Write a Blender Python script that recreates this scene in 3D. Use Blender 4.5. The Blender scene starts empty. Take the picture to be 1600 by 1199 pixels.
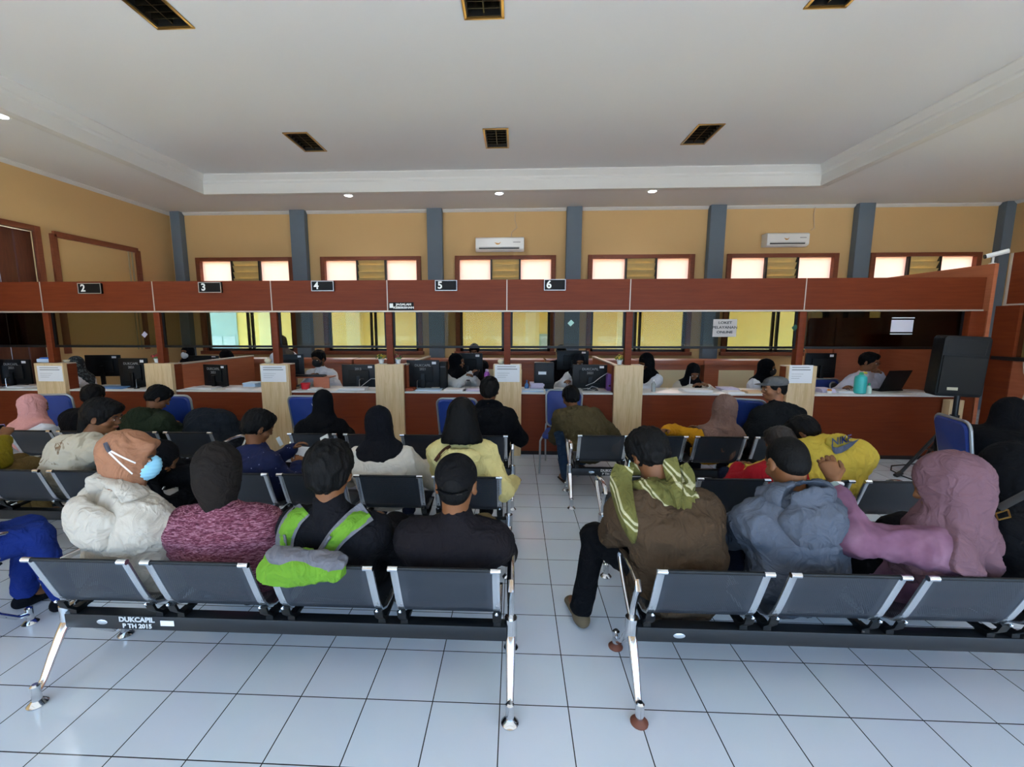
import bpy, bmesh, math, random
import numpy as np
from mathutils import Vector, Matrix, Euler
from mathutils.bvhtree import BVHTree
R_ = math.radians
random.seed(7)
C = bpy.context.scene.collection
scn = bpy.context.scene

# ------------------------------------------------------------------ camera
FPX, CX, CY = 668.08, 775.76, 599.5
PITCH, YAW = 0.13167, -0.04433
CAM = Vector((0.0659, -1.8599, 1.8239))
cam_d = bpy.data.cameras.new('camera'); cam = bpy.data.objects.new('camera', cam_d); C.objects.link(cam)
cam.location = CAM
cam.rotation_euler = (math.pi/2-PITCH, 0, -YAW)
cam_d.sensor_width = 36; cam_d.lens = FPX*36/1600
cam_d.shift_x = (800-CX)/1600
cam_d.clip_start = .05; cam_d.clip_end = 200
scn.camera = cam

# ------------------------------------------------------------------ world, sun, exposure
world = bpy.data.worlds.new('world'); scn.world = world; world.use_nodes = True
bg = world.node_tree.nodes['Background']
bg.inputs[0].default_value = (.42, .67, 1.0, 1); bg.inputs[1].default_value = 5.2
sun_d = bpy.data.lights.new('sun', 'SUN'); sun = bpy.data.objects.new('sun', sun_d); C.objects.link(sun)
sun_d.energy = 32.0; sun_d.angle = R_(1.5); sun_d.color = (1, .96, .90)
sun.rotation_euler = (R_(28), 0, R_(-12)); sun.location = (0, -6, 9)
def area(name, loc, rot, sx, sy, power, col, portal=False):
    d = bpy.data.lights.new(name, 'AREA'); d.shape = 'RECTANGLE'; d.size = sx; d.size_y = sy
    d.energy = power; d.color = col
    o = bpy.data.objects.new(name, d); C.objects.link(o); o.location = loc; o.rotation_euler = rot
    if portal: d.cycles.is_portal = True
    return o
# sky portals in the openings of the room (they only help sampling the sky)
area('sky_portal', (0.5, -4.48, 1.5), (R_(90), 0, 0), 15.6, 2.9, 1, (1, 1, 1), True)
scn.view_settings.view_transform = 'Standard'; scn.view_settings.look = 'None'
scn.view_settings.gamma = 1; scn.view_settings.use_curve_mapping = False
scn.view_settings.exposure = 0.33
try:
    scn.cycles.max_bounces = 8; scn.cycles.diffuse_bounces = 5; scn.cycles.transparent_max_bounces = 12
    scn.cycles.use_denoising = True; scn.cycles.caustics_reflective = False; scn.cycles.caustics_refractive = False
    scn.cycles.sample_clamp_indirect = 6
except Exception: pass

# ------------------------------------------------------------------ pixel -> world (1600x1199 frame)
_q = cam.rotation_euler.to_matrix()
def _ray(px, py): return _q @ Vector(((px-CX)/FPX, -(py-CY)/FPX, -1))
def atY(px, py, Y):
    d = _ray(px, py); return CAM + d*((Y-CAM.y)/d.y)
def atZ(px, py, Z=0):
    d = _ray(px, py); return CAM + d*((Z-CAM.z)/d.z)
def atX(px, py, X):
    d = _ray(px, py); return CAM + d*((X-CAM.x)/d.x)

# ------------------------------------------------------------------ materials
def srgb(c):
    if isinstance(c, str):
        c = [int(c[i:i+2], 16)/255 for i in (0, 2, 4)]
    return tuple(x/12.92 if x <= .04045 else ((x+.055)/1.055)**2.4 for x in c)
_mats = {}
def mat(name, col, rough=.6, metal=0, spec=.5, bump=0, bscale=60, var=0, vscale=8, trans=0, emit=None, estr=0, sheen=0, clear=0):
    if name in _mats: return _mats[name]
    m = bpy.data.materials.new(name); m.use_nodes = True; nt = m.node_tree; b = nt.nodes['Principled BSDF']
    c = srgb(col)
    b.inputs['Base Color'].default_value = (*c, 1); b.inputs['Roughness'].default_value = rough
    b.inputs['Metallic'].default_value = metal; b.inputs['Specular IOR Level'].default_value = spec
    if trans: b.inputs['Transmission Weight'].default_value = trans
    if sheen: b.inputs['Sheen Weight'].default_value = sheen; b.inputs['Sheen Roughness'].default_value = .6
    if clear: b.inputs['Coat Weight'].default_value = clear; b.inputs['Coat Roughness'].default_value = .12
    if emit: b.inputs['Emission Color'].default_value = (*srgb(emit), 1); b.inputs['Emission Strength'].default_value = estr
    if var or bump:
        tc = nt.nodes.new('ShaderNodeTexCoord')
    if var:
        n = nt.nodes.new('ShaderNodeTexNoise'); n.inputs['Scale'].default_value = vscale; n.inputs['Detail'].default_value = 4
        nt.links.new(tc.outputs['Object'], n.inputs['Vector'])
        mx = nt.nodes.new('ShaderNodeMix'); mx.data_type = 'RGBA'
        nt.links.new(n.outputs['Fac'], mx.inputs['Factor'])
        mx.inputs['A'].default_value = (*[x*(1-var) for x in c], 1); mx.inputs['B'].default_value = (*[min(1, x*(1+var)) for x in c], 1)
        nt.links.new(mx.outputs['Result'], b.inputs['Base Color'])
    if bump:
        n = nt.nodes.new('ShaderNodeTexNoise'); n.inputs['Scale'].default_value = bscale; n.inputs['Detail'].default_value = 5
        nt.links.new(tc.outputs['Object'], n.inputs['Vector'])
        bp = nt.nodes.new('ShaderNodeBump'); bp.inputs['Strength'].default_value = bump; bp.inputs['Distance'].default_value = .004
        nt.links.new(n.outputs['Fac'], bp.inputs['Height']); nt.links.new(bp.outputs['Normal'], b.inputs['Normal'])
    _mats[name] = m; return m
def ramp_mat(name, stops, kind='noise', scale=(1, 1, 1), nscale=5, detail=4, dist=0, rough=.6, spec=.4, bump=0, metal=0, clear=0, interp='LINEAR'):
    """noise / wave / voronoi pattern through a colour ramp, object coordinates"""
    if name in _mats: return _mats[name]
    m = bpy.data.materials.new(name); m.use_nodes = True; nt = m.node_tree; b = nt.nodes['Principled BSDF']
    tc = nt.nodes.new('ShaderNodeTexCoord'); mp = nt.nodes.new('ShaderNodeMapping'); mp.inputs['Scale'].default_value = scale
    nt.links.new(tc.outputs['Object'], mp.inputs['Vector'])
    if kind == 'noise':
        n = nt.nodes.new('ShaderNodeTexNoise'); n.inputs['Scale'].default_value = nscale; n.inputs['Detail'].default_value = detail
        n.inputs['Distortion'].default_value = dist; out = n.outputs['Fac']
    elif kind == 'voronoi':
        n = nt.nodes.new('ShaderNodeTexVoronoi'); n.inputs['Scale'].default_value = nscale; out = n.outputs['Distance']
    else:
        n = nt.nodes.new('ShaderNodeTexWave'); n.inputs['Scale'].default_value = nscale; n.inputs['Distortion'].default_value = dist
        n.inputs['Detail'].default_value = detail; out = n.outputs['Fac']
    nt.links.new(mp.outputs['Vector'], n.inputs['Vector'])
    r = nt.nodes.new('ShaderNodeValToRGB'); r.color_ramp.interpolation = interp
    e = r.color_ramp.elements
    while len(e) < len(stops): e.new(.5)
    for i, (p, c) in enumerate(stops): e[i].position = p; e[i].color = (*srgb(c), 1)
    nt.links.new(out, r.inputs['Fac']); nt.links.new(r.outputs['Color'], b.inputs['Base Color'])
    b.inputs['Roughness'].default_value = rough; b.inputs['Specular IOR Level'].default_value = spec; b.inputs['Metallic'].default_value = metal
    if clear: b.inputs['Coat Weight'].default_value = clear; b.inputs['Coat Roughness'].default_value = .15
    if bump:
        bp = nt.nodes.new('ShaderNodeBump'); bp.inputs['Strength'].default_value = bump; bp.inputs['Distance'].default_value = .004
        nt.links.new(out, bp.inputs['Height']); nt.links.new(bp.outputs['Normal'], b.inputs['Normal'])
    _mats[name] = m; return m

def tile_mat():
    m = bpy.data.materials.new('white_glazed_floor_tiles'); m.use_nodes = True; nt = m.node_tree; b = nt.nodes['Principled BSDF']
    tc = nt.nodes.new('ShaderNodeTexCoord')
    br = nt.nodes.new('ShaderNodeTexBrick'); br.offset = 0; br.squash = 1
    br.inputs['Scale'].default_value = 1; br.inputs['Brick Width'].default_value = .33; br.inputs['Row Height'].default_value = .33
    br.inputs['Mortar Size'].default_value = .0028; br.inputs['Mortar Smooth'].default_value = .1; br.inputs['Bias'].default_value = 0
    br.inputs['Color1'].default_value = (*srgb('DCE2EA'), 1); br.inputs['Color2'].default_value = (*srgb('D7DEE6'), 1)
    br.inputs['Mortar'].default_value = (*srgb('3A3634'), 1)
    mp = nt.nodes.new('ShaderNodeMapping'); mp.inputs['Location'].default_value = (33, 33, 0)
    nt.links.new(tc.outputs['Object'], mp.inputs['Vector']); nt.links.new(mp.outputs['Vector'], br.inputs['Vector'])
    n = nt.nodes.new('ShaderNodeTexNoise'); n.inputs['Scale'].default_value = 2.2; n.inputs['Detail'].default_value = 6
    nt.links.new(tc.outputs['Object'], n.inputs['Vector'])
    hs = nt.nodes.new('ShaderNodeMix'); hs.data_type = 'RGBA'; hs.blend_type = 'MULTIPLY'; hs.inputs['Factor'].default_value = .10
    nt.links.new(br.outputs['Color'], hs.inputs['A']); nt.links.new(n.outputs['Color'], hs.inputs['B'])
    nt.links.new(hs.outputs['Result'], b.inputs['Base Color'])
    mr = nt.nodes.new('ShaderNodeMapRange'); mr.inputs['To Min'].default_value = .10; mr.inputs['To Max'].default_value = .22
    nt.links.new(n.outputs['Fac'], mr.inputs['Value']); nt.links.new(mr.outputs['Result'], b.inputs['Roughness'])
    bp = nt.nodes.new('ShaderNodeBump'); bp.inputs['Strength'].default_value = .4; bp.inputs['Distance'].default_value = .002; bp.invert = True
    nt.links.new(br.outputs['Fac'], bp.inputs['Height']); nt.links.new(bp.outputs['Normal'], b.inputs['Normal'])
    b.inputs['Specular IOR Level'].default_value = .5
    return m
def perf_mat():
    """dark powder coated sheet with staggered round holes (uv in metres)"""
    m = bpy.data.materials.new('perforated_dark_metal'); m.use_nodes = True; nt = m.node_tree; b = nt.nodes['Principled BSDF']
    b.inputs['Base Color'].default_value = (*srgb('353A42'), 1); b.inputs['Roughness'].default_value = .38; b.inputs['Metallic'].default_value = .25
    out = nt.nodes['Material Output']
    uv = nt.nodes.new('ShaderNodeUVMap'); sp = nt.nodes.new('ShaderNodeSeparateXYZ'); nt.links.new(uv.outputs['UV'], sp.inputs[0])
    def M(op, a, bb=None, c=None):
        n = nt.nodes.new('ShaderNodeMath'); n.operation = op
        for i, v in enumerate((a, bb, c)):
            if v is None: continue
            if isinstance(v, (int, float)): n.inputs[i].default_value = v
            else: nt.links.new(v, n.inputs[i])
        return n.outputs[0]
    u = M('DIVIDE', sp.outputs[0], .0095); v = M('DIVIDE', sp.outputs[1], .0085)
    row = M('FLOOR', v); sh = M('MULTIPLY', M('MODULO', row, 2.0), .5)
    fu = M('SUBTRACT', M('FRACT', M('ADD', u, sh)), .5); fv = M('SUBTRACT', M('FRACT', v), .5)
    d = M('ADD', M('MULTIPLY', fu, fu), M('MULTIPLY', fv, fv))
    hole = M('LESS_THAN', d, .075)
    inx = M('LESS_THAN', M('ABSOLUTE', sp.outputs[0]), .185)
    iny = M('MULTIPLY', M('GREATER_THAN', sp.outputs[1], .018), M('LESS_THAN', sp.outputs[1], .68))
    fac = M('MULTIPLY', M('MULTIPLY', hole, inx), iny)
    tr = nt.nodes.new('ShaderNodeBsdfTransparent'); mx = nt.nodes.new('ShaderNodeMixShader')
    nt.links.new(fac, mx.inputs[0]); nt.links.new(b.outputs[0], mx.inputs[1]); nt.links.new(tr.outputs[0], mx.inputs[2])
    nt.links.new(mx.outputs[0], out.inputs['Surface'])
    return m
def glass_mat(name, col, tint=1.0, ior=1.45, rough=0.0):
    """thin pane: tinted see-through plus a fresnel mirror"""
    m = bpy.data.materials.new(name); m.use_nodes = True; nt = m.node_tree; nt.nodes.remove(nt.nodes['Principled BSDF'])
    out = nt.nodes['Material Output']
    tr = nt.nodes.new('ShaderNodeBsdfTransparent'); tr.inputs[0].default_value = (*srgb(col), 1)
    gl = nt.nodes.new('ShaderNodeBsdfGlossy'); gl.inputs['Roughness'].default_value = rough
    lw = nt.nodes.new('ShaderNodeFresnel'); lw.inputs['IOR'].default_value = ior
    mx = nt.nodes.new('ShaderNodeMixShader')
    nt.links.new(lw.outputs[0], mx.inputs[0]); nt.links.new(tr.outputs[0], mx.inputs[1]); nt.links.new(gl.outputs[0], mx.inputs[2])
    nt.links.new(mx.outputs[0], out.inputs['Surface'])
    return m

WALL = mat('cream_wall_paint', 'D0AC76', .75, bump=.08, bscale=40, var=.04, vscale=1.2)
CEIL = mat('white_ceiling_paint', 'E4E4E2', .85, var=.03, vscale=.7)
MOULD = mat('white_moulding', 'DEDDD8', .7)
BLUEGREY = mat('blue_grey_column_paint', '66737F', .7, var=.05)
RED = ramp_mat('red_brown_laminate', [(0, '5C2410'), (.5, '6C2D13'), (1, '783819')], 'noise', (1, 1, 14), 2.2, 5, .6, rough=.5, spec=.22)
REDL = ramp_mat('orange_brown_laminate', [(0, '9C5232'), (.5, 'AC6140'), (1, 'B86D4A')], 'noise', (1, 1, 14), 2.2, 5, .6, rough=.38, spec=.45)
WOOD = ramp_mat('dark_stained_door_wood', [(0, '4A2416'), (.5, '5E3120'), (1, '713E28')], 'noise', (12, 12, 1), 2.5, 6, 1.2, rough=.5)
FRAMEW = ramp_mat('brown_window_wood', [(0, '6A3420'), (.5, '7C4129'), (1, '8E4E33')], 'noise', (3, 3, 14), 2.5, 6, 1, rough=.5)
OAK = ramp_mat('light_oak_laminate', [(0, 'B6976A'), (.42, 'C9AC80'), (.55, 'D6BC92'), (1, 'C2A376')], 'noise', (18, 18, .9), 2.4, 7, 1.4, rough=.45)
TRIMW = mat('pale_edge_trim', 'BDB3A4', .4, metal=.3)
WORK = mat('white_counter_laminate', 'DAD8D2', .3)
BLACK = mat('black_plastic', '060708', .45, spec=.3)
BLACKM = mat('matte_black', '0A0B0B', .6, spec=.3, bump=.1, bscale=200)
DARKB = mat('black_painted_metal', '1B1D20', .4, metal=.2)
CHROME = mat('chrome', 'D8DADD', .12, metal=1, var=.06, vscale=30)
CHROMES = mat('brushed_chrome_strip', 'D2D6DA', .26, metal=.9)
STEELG = mat('grey_chair_frame', '9DA1A3', .35, metal=.6)
BLUEF = mat('royal_blue_vinyl', '15327C', .5, bump=.1, bscale=150)
WHITEP = mat('white_paper', 'E6E6E6', .8)
WHITEPL = mat('white_plastic', 'E4E4E0', .4)
RUBBER = mat('dark_rubber', '1A1512', .7)
RUST = mat('rusty_brown_rubber', '6B3A28', .6, bump=.2, bscale=80)
YELLOWB = mat('yellow_building_paint', 'F0DF8C', .85, var=.04, vscale=.8)
YELLOWP = mat('pale_yellow_pilaster_paint', 'F1ECB4', .85)
ROOFT = ramp_mat('salmon_roof_tiles', [(0, 'C98A74'), (.5, 'E0AA95'), (1, 'EEC2B0')], 'wave', (1, 1, 1), 3.2, 2, .4, rough=.8)
INKT = mat('dark_print', '2A2A2C', .7)

# ------------------------------------------------------------------ mesh builder
class MB:
    def __init__(s): s.v = []; s.f = []; s.uv = None
    def add(s, vs, fs):
        n = len(s.v); s.v += [tuple(p) for p in vs]; s.f += [tuple(i+n for i in f) for f in fs]; return s
    def box(s, x0, x1, y0, y1, z0, z1):
        vs = [(x, y, z) for z in (z0, z1) for y in (y0, y1) for x in (x0, x1)]
        return s.add(vs, [(0, 2, 3, 1), (4, 5, 7, 6), (0, 1, 5, 4), (2, 6, 7, 3), (0, 4, 6, 2), (1, 3, 7, 5)])
    def obox(s, c, ax, ay, az, hx, hy, hz):
        c, ax, ay, az = (Vector(q) for q in (c, ax, ay, az))
        vs = [c+ax*hx*i+ay*hy*j+az*hz*k for k in (-1, 1) for j in (-1, 1) for i in (-1, 1)]
        return s.add(vs, [(0, 2, 3, 1), (4, 5, 7, 6), (0, 1, 5, 4), (2, 6, 7, 3), (0, 4, 6, 2), (1, 3, 7, 5)])
    def tube(s, pts, r, n=10, cap=True, flat=1.0, up=(0, 0, 1)):
        pts = [Vector(p) for p in pts]; rr = r if isinstance(r, (list, tuple)) else [r]*len(pts)
        b = len(s.v); up = Vector(up); prev = None
        for i, p in enumerate(pts):
            t = (pts[min(i+1, len(pts)-1)]-pts[max(i-1, 0)]).normalized()
            if prev is None:
                a = t.cross(up)
                if a.length < 1e-3: a = t.cross(Vector((1, 0, 0)))
            else: a = prev-t*prev.dot(t)
            a.normalize(); prev = a; c = t.cross(a)
            for k in range(n):
                th = 2*math.pi*k/n; s.v.append(tuple(p+a*math.cos(th)*rr[i]+c*math.sin(th)*rr[i]*flat))
        for i in range(len(pts)-1):
            for k in range(n):
                k2 = (k+1) % n; s.f.append((b+i*n+k, b+i*n+k2, b+(i+1)*n+k2, b+(i+1)*n+k))
        if cap:
            s.f.append(tuple(b+k for k in reversed(range(n)))); s.f.append(tuple(b+(len(pts)-1)*n+k for k in range(n)))
        return s
    def lathe(s, prof, c=(0, 0, 0), n=20, ax=None):
        b = len(s.v); m = len(prof)
        q = Matrix.Identity(3) if ax is None else Vector((0, 0, 1)).rotation_difference(Vector(ax)).to_matrix()
        for r, z in prof:
            for k in range(n):
                th = 2*math.pi*k/n; s.v.append(tuple(q @ Vector((r*math.cos(th), r*math.sin(th), z))+Vector(c)))
        for i in range(m-1):
            for k in range(n):
                k2 = (k+1) % n; s.f.append((b+i*n+k, b+i*n+k2, b+(i+1)*n+k2, b+(i+1)*n+k))
        s.f.append(tuple(b+k for k in reversed(range(n)))); s.f.append(tuple(b+(m-1)*n+k for k in range(n)))
        return s
    def sweep(s, prof, x0, x1, t, uv=False):
        """sheet: (y,z) profile extruded x0..x1 with thickness t"""
        P = [Vector((0, y, z)) for y, z in prof]; N = []
        for i in range(len(P)):
            d = P[min(i+1, len(P)-1)]-P[max(i-1, 0)]; N.append(Vector((0, -d.z, d.y)).normalized()*t)
        b = len(s.v); L = len(P)
        for x in (x0, x1):
            for q in (0, 1):
                for i in range(L): s.v.append((x, P[i].y+N[i].y*q, P[i].z+N[i].z*q))
        A, B, Cc, D = b, b+L, b+2*L, b+3*L
        for i in range(L-1):
            s.f += [(A+i, A+i+1, Cc+i+1, Cc+i), (B+i, D+i, D+i+1, B+i+1), (A+i, B+i, B+i+1, A+i+1), (Cc+i, Cc+i+1, D+i+1, D+i)]
        s.f += [(A, Cc, D, B), (A+L-1, B+L-1, D+L-1, Cc+L-1)]
        if uv:
            arc = [0.]
            for i in range(1, L): arc.append(arc[-1]+(P[i]-P[i-1]).length)
            s.uv = {}
            for k, x in ((0, x0), (1, x1)):
                for q in (0, 1):
                    for i in range(L): s.uv[b+k*2*L+q*L+i] = (x, arc[i])
        return s
    def ring(s, n0, n1, nz): pass
    def build(s, name, m, parent=None, bevel=0, smooth=True, loc=None, rot=None, off=None):
        me = bpy.data.meshes.new(name)
        vs = s.v if off is None else [(x-off[0], y-off[1], z-off[2]) for x, y, z in s.v]
        me.from_pydata(vs, [], s.f); me.validate()
        if s.uv:
            ul = me.uv_layers.new(name='UVMap')
            for lp in me.loops: ul.data[lp.index].uv = s.uv.get(lp.vertex_index, (0, 0))
        bm = bmesh.new(); bm.from_mesh(me); bmesh.ops.recalc_face_normals(bm, faces=bm.faces)
        if bevel: bmesh.ops.bevel(bm, geom=[e for e in bm.edges if e.calc_face_angle(0) > .5], offset=bevel, segments=2, affect='EDGES', profile=.6)
        bm.to_mesh(me); bm.free()
        if smooth:
            me.polygons.foreach_set('use_smooth', [True]*len(me.polygons))
            try: me.set_sharp_from_angle(angle=R_(38))
            except Exception: pass
        me.materials.append(m)
        o = bpy.data.objects.new(name, me); C.objects.link(o)
        if parent is not None: o.parent = parent
        if loc is not None: o.location = loc
        if rot is not None: o.rotation_euler = rot
        return o
def tag(o, label, cat, group=None, kind=None):
    o['label'] = label; o['category'] = cat
    if group: o['group'] = group
    if kind: o['kind'] = kind
    return o
def thing(name, label, cat, loc=(0, 0, 0), rz=0, group=None):
    o = bpy.data.objects.new(name, None); C.objects.link(o); o.location = loc; o.rotation_euler = (0, 0, rz)
    o.empty_display_size = .1
    return tag(o, label, cat, group)
def struct(name, mb, m, parent=None, **k):
    o = mb.build(name, m, parent, **k)
    if parent is None: o['kind'] = 'structure'
    return o
def copy_tree(o, parent=None):
    c = o.copy(); C.objects.link(c); c.parent = parent
    for ch in list(o.children): copy_tree(ch, c)
    return c
def text_mesh(name, txt, size, m, parent, loc, rot=(R_(90), 0, 0), ext=.0008, bold=0, ax='CENTER', sx=1.0):
    cu = bpy.data.curves.new(name, 'FONT'); cu.body = txt; cu.size = size; cu.extrude = ext; cu.offset = bold
    cu.align_x = ax; cu.align_y = 'CENTER'; cu.resolution_u = 3
    t = bpy.data.objects.new(name, cu); C.objects.link(t)
    dg = bpy.context.evaluated_depsgraph_get(); dg.update()
    me = bpy.data.meshes.new_from_object(t.evaluated_get(dg)); bpy.data.objects.remove(t)
    me.name = name; me.materials.clear(); me.materials.append(m)
    o = bpy.data.objects.new(name, me); C.objects.link(o); o.parent = parent; o.location = loc; o.rotation_euler = rot; o.scale = (sx, 1, 1)
    return o

# ------------------------------------------------------------------ room shell
XL, XR, YB, YF, ZC, ZR = -7.95, 10.5, 8.1, -4.5, 4.43, 4.75
T = .15
struct('floor', MB().box(XL-T, XR+T, YF-T, YB+T, -.12, 0), tile_mat(), smooth=False)
rx0, rx1, ry0, ry1 = -6.1, 5.7, -3.2, 6.72      # raised centre of the ceiling
cm = MB()
cm.box(XL-T, rx0, YF-T, YB+T, ZC, ZR+.3).box(rx1, XR+T, YF-T, YB+T, ZC, ZR+.3)
cm.box(rx0, rx1, ry1, YB+T, ZC, ZR+.3).box(rx0, rx1, YF-T, ry0, ZC, ZR+.3)
# raised slab with openings for the louvre fixtures
FIX = [(x, y) for x in (-3.3, -.25, 2.9) for y in (4.95, 2.0)]
xs = [rx0]+[v for x in (-3.3, -.25, 2.9) for v in (x-.165, x+.165)]+[rx1]
ys = [ry0, 2.0, 2.62, 4.95, 5.6, ry1]
for i in range(len(xs)-1):
    for j in range(len(ys)-1):
        if i % 2 == 1 and j % 2 == 1: continue
        cm.box(xs[i], xs[i+1], ys[j], ys[j+1], ZR, ZR+.3)
struct('ceiling', cm, CEIL, smooth=False)
# mouldings round the recess and at the wall tops
tm = MB()
def mould(m, a, b, side, prof):
    a, b = Vector(a), Vector(b); d = (b-a).normalized(); s_ = Vector(side)
    rings = []
    for p, e in ((a, 1), (b, -1)):
        rings.append([p+s_*u+Vector((0, 0, w))+d*e*u*1.0 for u, w in prof])
    n = len(prof); m.add(rings[0]+rings[1], [(i, (i+1) % n, n+(i+1) % n, n+i) for i in range(n)]+[tuple(range(n))[::-1], tuple(range(n, 2*n))])
pr = [(0, -.03), (.05, -.03), (.05, .02), (.035, .05), (.035, .16), (.06, .19), (.06, .22), (.10, .26), (.14, .30), (.14, .325), (0, .325)]
z = ZC
for a, b, sd in (((rx0, ry1, z), (rx1, ry1, z), (0, -1, 0)), ((rx0, ry0, z), (rx1, ry0, z), (0, 1, 0)), ((rx0, ry0, z), (rx0, ry1, z), (1, 0, 0)), ((rx1, ry0, z), (rx1, ry1, z), (-1, 0, 0))):
    mould(tm, a, b, sd, pr)
struct('trim_1', tm, MOULD)
tm = MB(); pr = [(0, 0), (.06, 0), (.06, -.015), (.02, -.05), (0, -.06)]
for a, b, sd in (((XL, YB, z), (XR, YB, z), (0, -1, 0)), ((XL, YF, z), (XL, YB, z), (1, 0, 0)), ((XR, YF, z), (XR, YB, z), (-1, 0, 0))): mould(tm, a, b, sd, pr)
struct('trim_2', tm, MOULD)
# drop line under the recess edge
tm = MB().box(rx0-.13, rx1+.13, ry1+.02, ry1+.13, ZC-.022, ZC).box(rx0-.13, rx0-.02, ry0, ry1+.02, ZC-.022, ZC).box(rx1+.02, rx1+.13, ry0, ry1+.02, ZC-.022, ZC)
struct('trim_3', tm, MOULD, bevel=.006)

WIN = [(-7.36, -5.11), (-4.4, -2.13), (-1.29, .93), (1.71, 3.99), (4.75, 7.07), (7.8, 10.04)]
WZ0, WZ1 = 1.23, 3.40
wb = MB(); xs = [XL-T]+[v for w in WIN for v in w]+[XR+T]
for i in range(0, len(xs), 2): wb.box(xs[i], xs[i+1], YB, YB+T, 0, ZR)
for a, b in WIN: wb.box(a, b, YB, YB+T, 0, WZ0).box(a, b, YB, YB+T, WZ1, ZR)
struct('wall_back', wb, WALL, smooth=False)
DY0, DY1 = 3.6, 5.15
struct('wall_left', MB().box(XL-T, XL, YF-T, DY0, 0, ZR).box(XL-T, XL, DY1, YB, 0, ZR).box(XL-T, XL, DY0, DY1, 3.40, ZR), WALL, smooth=False)
struct('wall_right', MB().box(XR, XR+T, YF-T, YB, 0, ZR), WALL, smooth=False)
fw = MB().box(XL, XR, YF-T, YF, 2.95, ZR)
for x in (XL, -5.2, -2.2, .8, 3.8, 6.8, 9.9): fw.box(x, x+.5, YF-T, YF, 0, 2.95)
struct('wall_front', fw, WALL, smooth=False)
cb = MB()
cols = [(-7.7, .22), (-4.86, .34), (-1.75, .34), (1.34, .33), (4.42, .33), (7.5, .33), (10.4, .2)]
for i, (x, w) in enumerate(cols):
    struct('trim_%d' % (4+i), MB().box(x-w/2, x+w/2, YB-.16, YB+.001, 0, ZC), BLUEGREY, bevel=.008)
GLW = glass_mat('clear_window_glass', 'F8FAF8')
FROST = mat('frosted_window_glass', 'F6EEEA', .6, trans=.0)
nt = FROST.node_tree; bs = nt.nodes['Principled BSDF']; tl = nt.nodes.new('ShaderNodeBsdfTranslucent'); tl.inputs[0].default_value = (*srgb('ECD8CF'), 1)
mx = nt.nodes.new('ShaderNodeMixShader'); mx.inputs[0].default_value = .8
nt.links.new(bs.outputs[0], mx.inputs[1]); nt.links.new(tl.outputs[0], mx.inputs[2]); nt.links.new(mx.outputs[0], nt.nodes['Material Output'].inputs['Surface'])
LOUV = mat('ochre_louvre_wood', 'C6AE74', .6, var=.1)
ALU = mat('dark_window_aluminium', '2E2D2C', .4, metal=.4)
for i, (a, b) in enumerate(WIN):
    f = MB(); y0, y1 = YB-.05, YB+.13; e = .07
    f.box(a-.03, a+e, y0, y1, WZ0, WZ1+.02).box(b-e, b+.03, y0, y1, WZ0, WZ1+.02)
    f.box(a+e, b-e, y0, y1, WZ1-.06, WZ1+.02).box(a+e, b-e, y0, y1, 2.72, 2.80)
    w = struct('window_%d' % (i+1), f, FRAMEW, bevel=.004)
    struct('window_sill', MB().box(a-.06, b+.06, YB-.10, y1, WZ0-.05, WZ0+.03), FRAMEW, w, bevel=.006)
    W = b-a-2*e; p1, p2 = a+e+W*.35, a+e+W*.66
    g = MB().box(p1-.02, p1+.02, y0+.03, y1, 2.80, WZ1-.06).box(p2-.02, p2+.02, y0+.03, y1, 2.80, WZ1-.06)
    struct('transom_mullion', g, ALU, w)
    struct('frosted_pane', MB().box(a+e, p1-.02, YB+.05, YB+.056, 2.8, WZ1-.06), FROST, w)
    struct('frosted_pane', MB().box(p2+.02, b-e, YB+.05, YB+.056, 2.8, WZ1-.06), FROST, w)
    lv = MB()
    for k in range(4):
        zc = 2.87+k*.145; lv.obox((0.5*(p1+p2), YB+.03, zc), (1, 0, 0), (0, .42, -.907), (0, .907, .42), (p2-p1)/2-.02, .082, .006)
    struct('louvre', lv, LOUV, w)
    # lower sliding sashes with dark aluminium stiles
    k = MB(); mid = a+e+W*.5
    for q in (a+e+.03, mid-.05, mid+.05, b-e-.03): k.box(q-.028, q+.028, YB+.02, YB+.07, WZ0+.03, 2.72)
    k.box(a+e, b-e, YB+.02, YB+.07, WZ0+.03, WZ0+.09).box(a+e, b-e, YB+.02, YB+.07, 2.66, 2.72)
    struct('sliding_sash', k, ALU, w)
    struct('window_pane', MB().box(a+e+.05, mid-.07, YB+.04, YB+.045, WZ0+.09, 2.66), GLW, w)
    struct('window_pane', MB().box(mid+.07, b-e-.05, YB+.04, YB+.045, WZ0+.09, 2.66), GLW, w)
# big front openings: frames only
for i, x in enumerate((-4.7, -1.7, 1.3, 4.3, 7.3)):
    o = struct('window_%d' % (7+i), MB().box(x, x+.05, YF-.1, YF-.03, 0, 2.95).box(x+2.45, x+2.5, YF-.1, YF-.03, 0, 2.95).box(x, x+2.5, YF-.1, YF-.03, 2.88, 2.95), ALU)
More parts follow.
